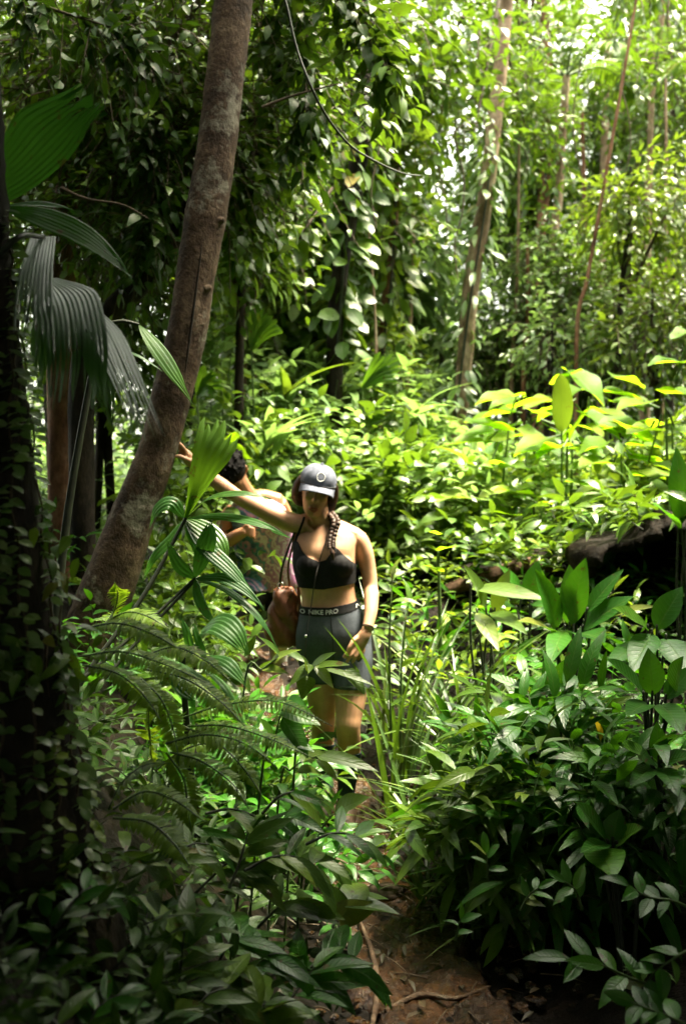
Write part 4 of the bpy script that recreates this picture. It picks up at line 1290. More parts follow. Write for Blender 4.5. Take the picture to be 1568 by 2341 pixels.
tag(g.build('leaf_litter', M['leaf_litter']), kind='stuff')

# roots that cross the mud and clods of earth along its edges
for k, (lab, pts, r) in enumerate((('thin root crossing the mud path near the bottom', [(880, 2290), (960, 2255), (1040, 2262), (1120, 2235)], .010),
                                   ('root running along the left edge of the mud path', [(850, 2330), (862, 2240), (850, 2160), (820, 2080)], .012),
                                   ('short root in the mud below the boots', [(790, 1990), (830, 1975), (880, 1985)], .009))):
    q3 = []
    for x, y in pts:
        dd_ = (CAMZ + .03) / ((y - 1120) * KPX)
        a = P(x, y, dd_)
        a[2] = ground_z(a[0], a[1]) + .035
        q3.append(a)
    g = Geo()
    tube(g, q3, [r * .7, r, r * .8, r * .4], 7, 40, .1)
    tag(g.build('root', M['bark']), lab, 'root', 'roots in the mud path')
q = np.random.default_rng(77)
g = Geo()
for k in range(420):
    y = q.uniform(2.3, 6.5)
    sd = q.choice((-1, 1))
    x = float(pathx(y)) + sd * q.normal(.27, .10)
    r = q.uniform(.006, .022)
    e_ = Geo()
    ellip(e_, (0, 0, 0), (r * q.uniform(.8, 1.4), r * q.uniform(.8, 1.3), r * .7), None, 7, 5)
    v = e_.v[0] * (1 + .18 * q.standard_normal((len(e_.v[0]), 1)))
    g.add(v + np.array((x, y, float(ground_z(x, y)) + .02 + r * .3)), e_.f[0])
tag(g.build('earth_crumbs', M['mud'], None, False), kind='stuff')
g = Geo()
for k in range(170):
    y = q.uniform(2.2, 6)
    x = float(pathx(y)) + q.normal(0, .34)
    a = q.random() * 6.28
    L = q.uniform(.04, .16)
    z = float(ground_z(x, y)) + .035
    tube(g, [(x, y, z), (x + math.cos(a) * L * .5, y + math.sin(a) * L * .5, z + .008), (x + math.cos(a) * L, y + math.sin(a) * L, z)], [.003, .0025, .0015], 5, 6, .1)
tag(g.build('fallen_twig_litter', M['twig']), kind='stuff')
# ------------------------------------------------------------------ the big leaning trunk
TD = 4.72
LT = [(150, 1640), (196, 1480), (252, 1330), (305, 1180), (360, 1030), (394, 900), (428, 760), (446, 640), (470, 500), (495, 340), (512, 200), (528, 60), (540, -80), (560, -420), (600, -900)]
LR = [66, 64, 60, 50, 43, 46, 45, 44, 47, 45, 44, 44, 43, 40, 34]
lt = thing('leaning_tree', 'big brown leaning trunk with a blotched bark and a dark crack, held by the woman', 'tree', P(150, 1640, TD))
make_trunk(lt, [P(x, y, TD) for x, y in LT], [r * KPX * TD for r in LR], 'bark', 28, 170, .018)
g = Geo()                                                    # the dark root of a climber running down its front
tube(g, [P(x, y, TD - .098) for x, y in ((462, 560), (452, 640), (441, 720), (432, 790), (424, 850))], [.002, .006, .007, .006, .002], 6, 40, .2)
g.build('crack', M['bark_dark'], lt)
for x, y, s in ((505, 300, -1), (440, 660, 1), (470, 505, 1), (402, 880, -1)):
    g = Geo()
    tube(g, [P(x + s * 30, y, TD - .05), P(x + s * 42, y - 3, TD - .05)], [.022, .012], 8, 6, .1)
    g.build('knot', M['bark'], lt)
cr = P(600, -900, TD)
make_crown(lt, [(cr + (0, -.2, .3), (1.5, 1.1, .7), 170)], 'leaf_dark', .2, .09, 'ovate', 6, .5, 3, limbs=cr - (0, 0, .1))

# ------------------------------------------------------------------ dark trunk at the left edge under a mat of small climbers
VD = 2.15
VT = [(70, 2700), (80, 2341), (66, 2000), (40, 1700), (8, 1400), (-22, 1100), (-48, 800), (-66, 500), (-76, 250), (-90, 0), (-110, -500), (-180, -1250)]
VR = [290, 235, 172, 134, 112, 100, 92, 86, 80, 76, 70, 60]
vt = thing('mossy_tree', 'thick black trunk at the left edge, overgrown with small climbers', 'tree', P(70, 2700, VD))
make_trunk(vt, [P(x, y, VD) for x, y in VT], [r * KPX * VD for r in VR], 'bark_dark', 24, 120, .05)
cr = P(-180, -1250, VD)
make_crown(vt, [(cr + (-.5, -.1, .3), (1.3, 1.0, .6), 200)], 'leaf_dark', .2, .09, 'ovate', 6, .5, 3, limbs=cr)


def vine_at(py, off, dd=0.0):
    """a point on the face of the left trunk at photo height py; off runs from -1 (left side) to 1 (right side)"""
    ys = [y for _, y in VT][::-1]
    cx = np.interp(py, ys, [x for x, _ in VT][::-1])
    r = np.interp(py, ys, VR[::-1])
    p = P(cx, py, VD)
    a = off * math.pi / 2
    rw = r * KPX * VD + .006 + dd
    return p + rw * np.array((math.sin(a), -math.cos(a), 0))


VINES = [('string of paired round leaves climbing the middle of the black trunk', [(1900, .35), (1700, .38), (1500, .42), (1300, .45), (1100, .5), (900, .62), (700, .75)], 66, .030, .021, 'leaf_lit_pale'),
         ('bright string of small leaves along the right edge of the black trunk', [(1820, .95), (1600, .95), (1400, .95), (1250, .98), (1100, 1.0), (950, 1.05), (800, 1.05), (620, 1.0)], 90, .030, .017, 'leaf_lit_pale'),
         ('string of paired leaves nearest the left edge on the black trunk', [(1900, .05), (1700, .06), (1500, .12), (1300, .2), (1150, .28)], 50, .032, .02, 'leaf_lit_pale'),
         ('string of small round leaves low on the right of the black trunk', [(2050, .75), (1900, .78), (1750, .82), (1600, .86), (1480, .9)], 42, .030, .02, 'leaf_lit_pale'),
         ('dim string of tiny leaves low in the middle of the black trunk', [(2100, .5), (1950, .52), (1800, .55), (1650, .6)], 36, .028, .019, 'leaf_light'),
         ('string of tiny leaves high on the black trunk behind the grey palm blade', [(1050, .7), (850, .78), (650, .85), (480, .9)], 40, .03, .02, 'leaf_lit_pale'),
         ('dim string of tiny leaves at the lower left corner of the black trunk', [(2300, .55), (2200, .5), (2100, .52), (2000, .5)], 26, .022, .015, 'leaf_dark'),
         ('dim dangling string of leaves at the foot of the black trunk', [(2080, .9), (1980, .92), (1880, .95), (1780, .96)], 30, .026, .018, 'leaf_light'),
         ('string of paired leaves on the left flank of the black trunk', [(1750, -.1), (1500, 0), (1250, .05), (1000, .2), (800, .4)], 52, .03, .02, 'leaf_lit_pale')]
for lab, pts, n, L, W, mat in VINES:
    c = catmull([vine_at(y, o) for y, o in pts], 80) + np.stack((.006 * np.sin(np.arange(80) * .5 + len(lab)), np.zeros(80), np.zeros(80)), -1)
    t = thing('climbing_vine', lab, 'vine', c[0], 'small leaved vines on the black trunk')
    g = Geo()
    tube(g, c[::4], [.0034, .003, .002], 5, 60, .1)
    g.build('stem', M['twig'], t)
    n = int(n * 1.6)
    ii = np.sort(rng.integers(0, 80, n))
    sg = np.where(np.arange(n) % 2 == 0, 1.0, -1.0)
    dd = np.stack((sg * .9, np.full(n, -.55), np.full(n, -.12)), -1) + jit(n, .22)
    gl = Geo()
    leaves(gl, c[ii] + (0, -.003, 0), dd, np.tile((0, -.45, .9), (n, 1)) + jit(n, .25), 1.25 * L * rng.uniform(.7, 1.25, n), W, 'oblong', 4, .25, .15)
    gl.build('leaves', M[mat], t)
# a tuft where two vines meet, and the leaf rosettes that hang off the trunk
for lab, py, off, n, L in (('bunch of larger leaves hanging on the black trunk beside the leaning trunk foot', 1260, .95, 16, .055), ('second bunch of pale leaves on the black trunk, at mid height', 1430, .92, 16, .05),
                           ('bunch of hanging leaves low on the black trunk above the ferns', 1500, .6, 20, .055), ('bunch of leaves on the left flank of the black trunk', 1480, .12, 18, .055)):
    c = vine_at(py, off, .01)
    t = thing('leaf_tuft', lab, 'plant', c, 'leaf bunches on the black trunk')
    gl = Geo()
    dd = jit(n, .6) + (0, -.4, -.5)
    leaves(gl, c + jit(n, .028), dd, (0, -.5, .7) + jit(n, .3), L * rng.uniform(.7, 1.2, n), L * .42, 'ovate', 5, .3, .2)
    gl.build('leaves', M['leaf_mid'], t)
    g = Geo()
    tube(g, [c + (0, .02, .05), c, c + (.01, -.01, -.07)], [.003, .003, .001], 5, 8)
    g.build('stem', M['twig'], t)

# ------------------------------------------------------------------ palms in the left foreground


def palm_blade(t, pts, d, w, mat, npl, up, kind, amp=.18, tipj=.12, petiole=None, m=18, cup=0.0, split=.84):
    q = [P(x, y, d + (z if z else 0)) for x, y, z in pts]
    g = Geo()
    pleat(g, q, w * KPX * d, npl, up, amp, m, tipj, kind, cup, None, .5 if mat == 'leaf_palm_grey' else split)
    o = g.build('frond', M[mat], t)
    if petiole:
        gp = Geo()
        tube(gp, [P(x, y, d + z) for x, y, z in petiole] + [q[0]], [.009, .007, .005], 7, 14)
        gp.build('petiole', M['stem_dark'], o)
    return o


pa = on_ground(-1.35, 2.6)
t = thing('understory_palm', 'dark pleated palm at the upper left with one broad blunt blade', 'palm', pa)
g = Geo()
tube(g, [pa, pa * .5 + P(-230, 700, 2.5) * .5, P(-230, 700, 2.5)], [.03, .025, .018], 8, 12)
g.build('stem', M['stem_dark'], t)
palm_blade(t, [(-80, 455, 0), (30, 390, -.02), (120, 300, -.03), (232, 205, 0)], 2.35, 205, 'leaf_palm', 11, (-.35, -.85, .1), lambda x: min(1, .45 + x * .9) * (1 - .42 * smooth01((x - .55) / .45)), .16, .10, [(-230, 700, .15), (-150, 520, .05)], 22, .05)
palm_blade(t, [(10, 472, 0), (110, 500, -.03), (210, 550, -.03), (312, 640, 0)], 2.25, 88, 'leaf_palm', 7, (.25, -.75, .75), 'lance', .2, .1, [(-230, 700, .25), (-90, 480, .1)], 20)
palm_blade(t, [(0, 470, .1), (90, 465, .08), (180, 480, .1)], 2.3, 60, 'leaf_palm', 4, (.1, -.5, 1), 'lance', .2, .1, None, 16)

t = thing('understory_palm', 'palm with silvery grey drooping pleated blades against the black trunk', 'palm', on_ground(-1.2, 2.45))
g = Geo()
pb = on_ground(-1.2, 2.45)
tube(g, [pb, pb * .5 + P(-120, 760, 2.35) * .5, P(-120, 760, 2.35)], [.028, .022, .016], 8, 12)
g.build('stem', M['stem_dark'], t)
palm_blade(t, [(100, 540, .28), (86, 610, .12), (78, 690, -.02), (76, 760, -.1)], 2.0, 84, 'leaf_palm_grey', 9, (.1, -.5, .8), lambda x: min(1, .75 + x * .4), .12, .06, [(-120, 760, .3), (20, 560, .1)], 16)
palm_blade(t, [(110, 640, .25), (150, 690, .1), (165, 800, -.05), (158, 925, -.08)], 2.1, 160, 'leaf_palm_grey', 14, (.05, -.7, .6), lambda x: min(1, .3 + x * 2.4), .12, .16, [(-120, 760, .25), (40, 640, .05)], 22)
palm_blade(t, [(165, 675, .35), (232, 745, .17), (288, 860, -.05), (352, 1005, -.3)], 2.15, 100, 'leaf_palm_grey', 9, (.25, -.5, .85), lambda x: min(1, .3 + x * 1.9) * (1 - .35 * x), .2, .10, None, 22)
palm_blade(t, [(200, 760, .05), (228, 850, 0), (246, 920, 0), (262, 985, .03)], 2.2, 58, 'leaf_palm_grey', 4, (.3, -.9, .3), 'strap', .2, .2, None, 16)
palm_blade(t, [(112, 700, .1), (100, 800, .08), (96, 900, .1)], 2.25, 70, 'leaf_palm_grey', 4, (0, -.95, .2), 'strap', .2, .2, None, 14)

t = thing('understory_palm', 'green palm blade with torn tips crossing the leaning trunk', 'palm', on_ground(-.95, 3.2))
g = Geo()
pc_ = on_ground(-.95, 3.2)
tube(g, [pc_, pc_ * .5 + P(190, 760, 3.3) * .5, P(230, 745, 3.3)], [.018, .014, .01], 8, 12)
g.build('stem', M['stem_dark'], t)
palm_blade(t, [(318, 742, 0), (362, 800, -.02), (402, 860, -.02), (444, 925, 0)], 3.3, 52, 'leaf_palm_light', 4, (.5, -.6, .6), 'lance', .2, .2, [(230, 745, 0), (280, 735, 0)], 16)
palm_blade(t, [(285, 800, 0), (325, 818, -.02), (378, 852, 0)], 3.35, 18, 'leaf_palm', 2, (.2, -.3, .9), 'lance', .2, .1, [(230, 745, .05)], 12)

# palm whose two hubs stand in front of the people
HB = 3.55
hub = (425, 1185)
hub2 = (446, 1322)
t = thing('fan_palm', 'green fan palm with split blades standing before the raised arm', 'palm', on_ground(P(130, 1560, 3.3)[0], P(130, 1560, 3.3)[1]))
base = np.array(t.location)
g = Geo()
tube(g, [base, P(200, 1540, 3.35), P(330, 1360, 3.45), P(hub[0], hub[1], HB)], [.011, .009, .008, .006], 7, 26)
g.build('petiole', M['stem_dark'], t)
for pts, w, npl, up, mat, kind, tj in (
        ([(425, 1185, 0), (452, 1090, -.03), (478, 1010, -.03), (492, 948, 0)], 62, 4, (.15, -.97, .2), 'leaf_palm_light', lambda x: min(1, .1 + x * 1.5), .10),
        ([(425, 1185, 0), (462, 1100, -.05), (496, 1035, -.06), (524, 985, -.04)], 66, 4, (.25, -.95, .2), 'leaf_palm_light', lambda x: min(1, .1 + x * 1.4), .14),
        ([(425, 1185, 0), (480, 1138, -.06), (550, 1128, -.1), (622, 1138, -.1)], 46, 4, (.05, -.35, .95), 'leaf_palm_light', 'lance', .1),
        ([(425, 1185, 0), (500, 1180, -.08), (585, 1195, -.14), (668, 1228, -.16)], 36, 3, (.05, -.5, .9), 'leaf_palm', 'lance', .1),
        ([(425, 1188, 0), (480, 1225, -.03), (505, 1260, -.05), (512, 1310, -.04)], 62, 6, (.3, -.8, .5), 'leaf_palm_light', 'ovate', .1),
        ([(425, 1190, 0), (470, 1250, -.06), (530, 1305, -.1), (600, 1385, -.12)], 46, 5, (.4, -.75, .55), 'leaf_palm', 'lance', .12),
        ([(424, 1188, 0), (450, 1240, .0), (462, 1300, 0)], 34, 3, (.5, -.8, .2), 'leaf_palm', 'lance', .1),
        ([(422, 1188, 0), (395, 1230, -.02), (352, 1275, -.03), (326, 1330, 0)], 30, 3, (-.3, -.8, .5), 'leaf_palm', 'lance', .1),
        ([(422, 1184, 0), (392, 1150, -.02), (360, 1165, -.02), (340, 1210, 0)], 40, 4, (-.2, -.7, .6), 'leaf_palm', 'lance', .15)):
    palm_blade(t, pts, HB, w, mat, npl, up, kind, .2, tj)
t = thing('fan_palm', 'dark lower fan palm leaning right under the split blades', 'palm', on_ground(P(60, 1640, 3.2)[0], P(60, 1640, 3.2)[1]))
base = np.array(t.location)
for k in range(2):
    g = Geo()
    tube(g, [base + (k * .03, 0, 0), P(180 + 20 * k, 1560 + 30 * k, 3.3), P(330, 1430 + 20 * k, 3.4), P(446, 1322 + 6 * k, 3.5)], [.008, .007, .006, .005], 7, 26)
    g.build('petiole', M['stem_dark'], t)
for pts, w, npl, up, mat, kind, tj in (
        ([(446, 1322, 0), (466, 1262, -.02), (478, 1220, -.02), (480, 1180, 0)], 44, 4, (.2, -.9, .3), 'leaf_palm', 'lance', .1),
        ([(446, 1322, 0), (520, 1350, -.06), (590, 1410, -.1), (640, 1490, -.1)], 26, 3, (.3, -.4, .8), 'leaf_palm', 'lance', .1),
        ([(446, 1322, 0), (505, 1320, -.05), (555, 1345, -.08), (610, 1395, -.1)], 36, 4, (.2, -.6, .7), 'leaf_palm', 'lance', .12),
        ([(446, 1322, 0), (460, 1380, -.05), (500, 1440, -.06)], 26, 3, (.3, -.8, .4), 'leaf_palm', 'lance', .1),
        ([(446, 1322, 0), (408, 1290, -.02), (380, 1230, -.02)], 30, 3, (-.3, -.8, .4), 'leaf_palm', 'lance', .1)):
    palm_blade(t, pts, 3.5, w, mat, npl, up, kind, .2, tj)

# low pleated blades in front of the legs of the man, and blades standing among the ferns
t = thing('understory_palm', 'low palm with a broad drooping pleated blade before the bent man', 'palm', on_ground(P(450, 1560, 3.6)[0], P(450, 1560, 3.6)[1]))
for pts, w, npl, up, mat, kind in (
        ([(462, 1440, 0), (500, 1425, -.06), (540, 1455, -.1), (570, 1510, -.1)], 84, 6, (.3, -.7, .7), 'leaf_palm', 'ovate'),
        ([(330, 1490, 0), (334, 1440, 0), (338, 1390, 0)], 26, 3, (0, -1, .1), 'leaf_palm_light', lambda x: .5 + .5 * x),
        ([(440, 1500, 0), (428, 1450, -.02), (412, 1405, -.02)], 22, 2, (.3, -.9, .3), 'leaf_palm', 'strap'),
        ([(470, 1510, 0), (452, 1460, -.02), (438, 1412, -.02)], 20, 2, (.3, -.9, .3), 'leaf_palm', 'strap'),
        ([(370, 1500, 0), (450, 1545, -.06), (520, 1610, -.1), (560, 1665, -.12)], 24, 2, (.3, -.5, .8), 'leaf_palm', 'strap'),
        ([(470, 1530, 0), (520, 1580, -.06), (565, 1680, -.1), (590, 1740, -.12)], 22, 2, (.4, -.5, .7), 'leaf_palm', 'strap'),
        ([(470, 1500, 0), (520, 1520, -.06), (570, 1575, -.08)], 46, 4, (.3, -.6, .7), 'leaf_palm', 'lance'),
        ([(390, 1530, 0), (420, 1575, -.05), (446, 1600, -.06)], 40, 4, (.2, -.7, .6), 'leaf_palm', 'lance')):
    palm_blade(t, pts, 3.2, w, mat, npl, up, kind, .2, .1)
g = Geo()
tube(g, [np.array(t.location), P(420, 1530, 3.25), P(455, 1470, 3.2)], [.014, .01, .006], 7, 12)
g.build('stem', M['stem_dark'], t)

# ------------------------------------------------------------------ ferns


def fern(label, d, fronds, pin=.044, mat='leaf_fern', n=36):
    b = P(*fronds[0][0], d)
    t = thing('fern', label, 'fern', b, 'ferns on the left bank')
    for fr in fronds:
        k = len(fr)
        c = catmull([P(x, y, d - .12 * i / (k - 1)) for i, (x, y) in enumerate(fr)], n + 4)
        T = nrm(np.gradient(c, axis=0))
        bb = nrm(np.cross(T, np.array((0, -.45, 1.0))))
        nn = np.cross(bb, T)
        s = np.linspace(0, 1, n + 4)[3:]
        ln = pin * np.sin(np.pi * np.clip(s * .9 + .1, 0, 1)) ** .7 * np.clip((1.02 - s) * 3, .15, 1)
        g = Geo()
        for sg in (-1, 1):
            leaves(g, c[3:], bb[3:] * sg + T[3:] * .35 + jit(n + 1, .08), nn[3:] + jit(n + 1, .12), ln, pin * .20, 'lance', 4, .25, .15)
        f = g.build('frond', M[mat], t)
        gs = Geo()
        tube(gs, c[::3], [.003, .0025, .001], 5, 24)
        gs.build('midrib', M['stem'], f)
    return t


fern('bright arching fern reaching toward the legs of the woman', 2.75, [[(420, 1640), (520, 1610), (640, 1605), (760, 1660)], [(430, 1660), (520, 1660), (620, 1690), (720, 1735)], [(420, 1660), (500, 1700), (560, 1760), (600, 1820)]])
fern('fern with level fronds right of the black trunk', 2.45, [[(180, 1440), (270, 1425), (350, 1450), (420, 1490)], [(190, 1500), (280, 1490), (380, 1520), (470, 1560)], [(190, 1520), (270, 1540), (330, 1590), (370, 1650)]])
fern('fern hanging over the middle of the left bank', 2.6, [[(330, 1500), (400, 1480), (470, 1510), (540, 1570)], [(330, 1530), (420, 1550), (500, 1600), (560, 1660)], [(320, 1550), (370, 1600), (400, 1680), (410, 1750)]])
fern('pale fern lowest on the left bank, spreading right', 2.5, [[(380, 1700), (470, 1680), (560, 1700), (640, 1760)], [(390, 1720), (460, 1740), (530, 1790), (570, 1850)], [(380, 1720), (420, 1780), (430, 1850), (440, 1910)]])
fern('dark fern with one upright frond among the palm blades', 2.9, [[(350, 1760), (345, 1700), (340, 1640), (345, 1590)], [(360, 1760), (410, 1720), (470, 1700), (520, 1715)]], mat='leaf_fern')
fern('fern beside the foot of the leaning trunk', 3.6, [[(330, 1520), (390, 1480), (450, 1490), (500, 1530)], [(330, 1530), (400, 1530), (460, 1570), (500, 1620)], [(320, 1500), (300, 1440), (260, 1410), (210, 1420)]], .055)
fern('small fern in the shade left of the palm hubs', 3.2, [[(230, 1430), (290, 1400), (340, 1410), (390, 1440)], [(230, 1440), (260, 1400), (270, 1360), (262, 1330)]], .05)
fern('dim fern low between black trunk and path', 2.3, [[(260, 1850), (330, 1810), (400, 1830), (470, 1880)], [(260, 1870), (340, 1880), (400, 1930), (440, 1990)], [(250, 1850), (280, 1790), (330, 1750), (390, 1745)]])

# leafy sprigs in front of the legs of the woman: large ovate leaves seen nearly edge on
SP = 3.1


def sprig(label, d, stem, lv, mat='leaf_gloss', cat='plant', name='leaf_sprig', group='leafy sprigs before the woman'):
    b = P(*stem[0], d)
    pts = [P(x, y, d) for x, y in stem]
    if b[2] > ground_z(b[0], b[1]) + .05:
        q = b.copy()
        q[2] = ground_z(b[0], b[1])
        q[0] -= .05
        pts = [q] + pts
    t = thing(name, label, cat, pts[0], group)
    g = Geo()
    tube(g, pts, [.004, .0035, .002], 6, 24)
    g.build('stem', M['stem'], t)
    for a, e, w in lv:
        A_, E_ = P(*a, d), P(*e, d - .04)
        big_leaf(t, A_, E_, w * KPX * d, mat, .16, 'ovate', None, (.05, -.5, .85), 10, .03, 'leaf', fold=.35)
    return t


sprig('sprig of light leaves just below the shorts of the woman', SP, [(680, 1650), (690, 1600), (705, 1545), (720, 1520)],
      [((700, 1540), (690, 1498), 34), ((712, 1530), (770, 1490), 30), ((720, 1522), (762, 1575), 30), ((725, 1525), (800, 1520), 26), ((715, 1520), (660, 1570), 30), ((705, 1545), (690, 1600), 44), ((790, 1530), (835, 1590), 36), ((740, 1530), (860, 1570), 20)], 'leaf_light')
sprig('sprig with two long light leaves across the calf of the woman', 3.0, [(640, 1800), (665, 1760), (700, 1735), (720, 1730)],
      [((722, 1728), (868, 1765), 42), ((705, 1735), (690, 1745), 40), ((690, 1738), (745, 1720), 36), ((724, 1735), (775, 1790), 24), ((680, 1760), (735, 1770), 30)], 'leaf_light')
sprig('sprig with one broad pale oval leaf over the boots', 2.9, [(700, 1930), (730, 1900), (755, 1868), (765, 1860)],
      [((766, 1858), (848, 1822), 56), ((756, 1862), (712, 1815), 34), ((745, 1880), (700, 1830), 26), ((735, 1890), (650, 1800), 26)], 'leaf_light')
sprig('dark broad leaf sprig left of the knees of the woman', 3.0, [(600, 1760), (625, 1700), (640, 1640), (650, 1610)],
      [((640, 1625), (735, 1660), 60), ((650, 1612), (700, 1612), 50), ((645, 1640), (705, 1735), 50), ((630, 1680), (720, 1720), 44), ((620, 1690), (590, 1640), 34)], 'leaf_gloss')
sprig('sprig with light leaves before the man legs', 3.4, [(560, 1560), (600, 1530), (640, 1500), (670, 1478)],
      [((620, 1510), (690, 1485), 22), ((650, 1490), (700, 1515), 24), ((640, 1500), (590, 1455), 22), ((600, 1530), (660, 1540), 28)], 'leaf_light')
sprig('glossy sprig on the bank left of the boots', 2.75, [(560, 1960), (600, 1920), (640, 1880), (660, 1860)],
      [((640, 1880), (690, 1925), 34), ((655, 1865), (745, 1905), 36), ((640, 1880), (590, 1850), 30), ((610, 1910), (660, 1950), 32), ((650, 1868), (700, 1850), 30)], 'leaf_gloss')

# lance leaved seedlings on the dark left bank
BANK = [
    ('dim shoot with round leaves at the foot of the black trunk, far left', 1.85, [(60, 2250), (90, 2200), (120, 2150), (110, 2090)], 8, .06, .024),
    ('dim shoot leaning left over the lower left corner', 1.75, [(170, 2400), (120, 2330), (60, 2290), (0, 2290)], 8, .07, .024),
    ('dim shoot rising right of the lower left corner', 1.8, [(180, 2420), (200, 2350), (230, 2300), (280, 2270)], 8, .07, .024),
    ('dim shoot against the base of the black trunk with thin leaves', 1.9, [(130, 2120), (170, 2060), (210, 2030), (260, 2040)], 9, .06, .018),
    ('seedling with a fan of long leaves in the bottom centre', 2.15, [(400, 2341), (408, 2270), (415, 2200), (422, 2130)], 9, .11, .034),
    ('seedling with upright oval leaf at the bottom left', 2.2, [(270, 2260), (285, 2200), (290, 2150), (278, 2120)], 6, .085, .034),
    ('seedling lit at the tip beside the path near the bottom', 2.3, [(620, 2341), (660, 2290), (690, 2250), (720, 2210)], 8, .11, .034),
    ('seedling with broad leaves in the bottom middle', 2.1, [(560, 2420), (575, 2350), (600, 2300), (625, 2290)], 7, .11, .040),
    ('lance leaved seedling at the left of the bank with paired leaves', 2.3, [(470, 2260), (500, 2200), (530, 2150), (570, 2140)], 7, .11, .032),
    ('bright lance leaved shoot in the middle of the bank', 2.5, [(430, 2060), (480, 2010), (530, 1970), (580, 1990)], 8, .12, .034),
    ('glossy shoot with an erect leaf in the middle of the bank', 2.5, [(520, 2040), (545, 1980), (560, 1930), (568, 1900)], 8, .10, .030),
    ('long leaved shoot pointing down to the path', 2.5, [(560, 1990), (620, 1960), (680, 1960), (730, 1990)], 9, .11, .03),
    ('shoot with rust blotched leaf beside the path', 2.5, [(590, 2120), (630, 2080), (660, 2060), (700, 2070)], 7, .12, .034),
    ('round leaved seedling overhanging the mud path', 2.6, [(760, 2120), (775, 2090), (795, 2065), (830, 2055)], 5, .10, .06),
    ('shoot with long leaf lying over the path edge', 2.4, [(700, 2220), (740, 2190), (790, 2190), (840, 2215)], 8, .11, .034),
    ('low seedling by the path below the rust blotched leaf', 2.4, [(640, 2250), (680, 2220), (720, 2225), (760, 2255)], 7, .10, .035),
    ('dim shoot in the lower left corner', 2.0, [(40, 2400), (60, 2320), (90, 2270), (130, 2250)], 6, .10, .036),
    ('dim seedling beside the foot of the black trunk', 2.15, [(200, 2300), (215, 2250), (200, 2200), (170, 2190)], 6, .08, .032),
    ('dim seedling with drooping leaves between trunk and bank', 2.3, [(330, 2180), (340, 2120), (360, 2080), (390, 2075)], 6, .10, .034),
    ('small shoot low at the left of the bright lance shoot', 2.4, [(360, 2010), (400, 1960), (440, 1930), (480, 1930)], 7, .09, .024),
    ('thin leaved shoot under the ferns', 2.5, [(350, 1900), (400, 1880), (460, 1900), (520, 1930)], 9, .09, .018),
    ('thin leaved shoot bending right under the ferns', 2.6, [(470, 1860), (530, 1850), (590, 1870), (640, 1910)], 9, .09, .02),
    ('shoot with paired leaves right below the broad pale leaf', 2.7, [(640, 1990), (690, 1960), (740, 1960), (790, 1985)], 8, .09, .026),
    ('narrow leaved shoot curling over the mud', 2.6, [(700, 1930), (760, 1905), (820, 1915), (880, 1960)], 7, .09, .022),
    ('seedling at the very bottom left of the centre', 2.0, [(280, 2420), (300, 2370), (330, 2330), (350, 2310)], 7, .11, .036),
    ('dim long leaved shoot below the vine strings', 2.3, [(230, 1990), (280, 1950), (330, 1950), (380, 1980)], 7, .09, .022),
    ('glossy shoot rising between the lowest fern and the path', 2.6, [(600, 1860), (640, 1820), (690, 1810), (740, 1830)], 7, .085, .022),
    ('shoot with toothed leaves low in the middle', 2.3, [(560, 2260), (590, 2200), (640, 2180), (690, 2200)], 7, .11, .036),
    ('leafy shoot at the left of the bottom centre seedling', 2.1, [(440, 2330), (470, 2280), (520, 2260), (570, 2275)], 7, .11, .034),
]
for k, (lab, d, st, n, L, W) in enumerate(BANK):
    shoot('seedling', lab, 'plant', [P(x, y, d + .03 * i) for i, (x, y) in enumerate(st)], n, L * 1.35, W * 1.3, ['leaf_gloss', 'leaf_mid', 'leaf_gloss'][k % 3] if k not in (9, 11, 12) else 'leaf_mid',
          'lance' if W / L < .5 else 'heart', 'seedlings on the left bank', .3, .003, 7, 'stem_dark', 1.0, True, .28, .12, (0, -.35, 0))
# ------------------------------------------------------------------ people
WD = 4.78


def w(px, py, dy=0.0):
    return P(px, py, WD) + np.array((0, dy, 0))


MPX = KPX * WD


def loft(g, secs, n=32, ex=2.4):
    """closed body section loft: (centre, half width, half depth)"""
    c = np.array([s[0] for s in secs])
    hw = np.array([s[1] for s in secs])
    hd = np.array([s[2] for s in secs])
    m = len(secs) * 4
    c, q = catmull(c, m), catmull(np.stack((hw, hd, hd), -1), m)
    a = np.linspace(0, 2 * math.pi, n, endpoint=False)
    ca, sa = np.cos(a), np.sin(a)
    ux = np.sign(ca) * np.abs(ca) ** (2 / ex)
    uy = np.sign(sa) * np.abs(sa) ** (2 / ex)
    V = c[:, None] + q[:, :1, None] * ux[None, :, None] * np.array((1.0, 0, 0)) + q[:, 1:2, None] * uy[None, :, None] * np.array((0, 1.0, 0))
    i = np.arange(m - 1)[:, None] * n
    j = np.arange(n)[None]
    k = (j + 1) % n
    g.add(V.reshape(-1, 3), np.stack((i + j, i + k, i + n + k, i + n + j), -1).reshape(-1, 4))
    for e, s in ((0, 0), (m - 1, m - 1)):
        g.add(np.vstack((V[s], c[s])), np.stack((j[0], k[0], np.full(n, n)), -1))


def remesh(g, name, mat, parent, voxel=.005, it=4, fac=.5):
    me = g.mesh('tmp')
    o = bpy.data.objects.new('tmp', me)
    COL.objects.link(o)
    r = o.modifiers.new('r', 'REMESH')
    r.mode = 'VOXEL'
    r.voxel_size = voxel
    s = o.modifiers.new('s', 'SMOOTH')
    s.iterations = it
    s.factor = fac
    dg = bpy.context.evaluated_depsgraph_get()
    me2 = bpy.data.meshes.new_from_object(o.evaluated_get(dg))
    bpy.data.objects.remove(o)
    bpy.data.meshes.remove(me)
    me2.name = name
    me2.materials.clear()
    me2.materials.append(mat)
    me2.polygons.foreach_set('use_smooth', np.ones(len(me2.polygons), bool))
    return link(name, me2, parent)


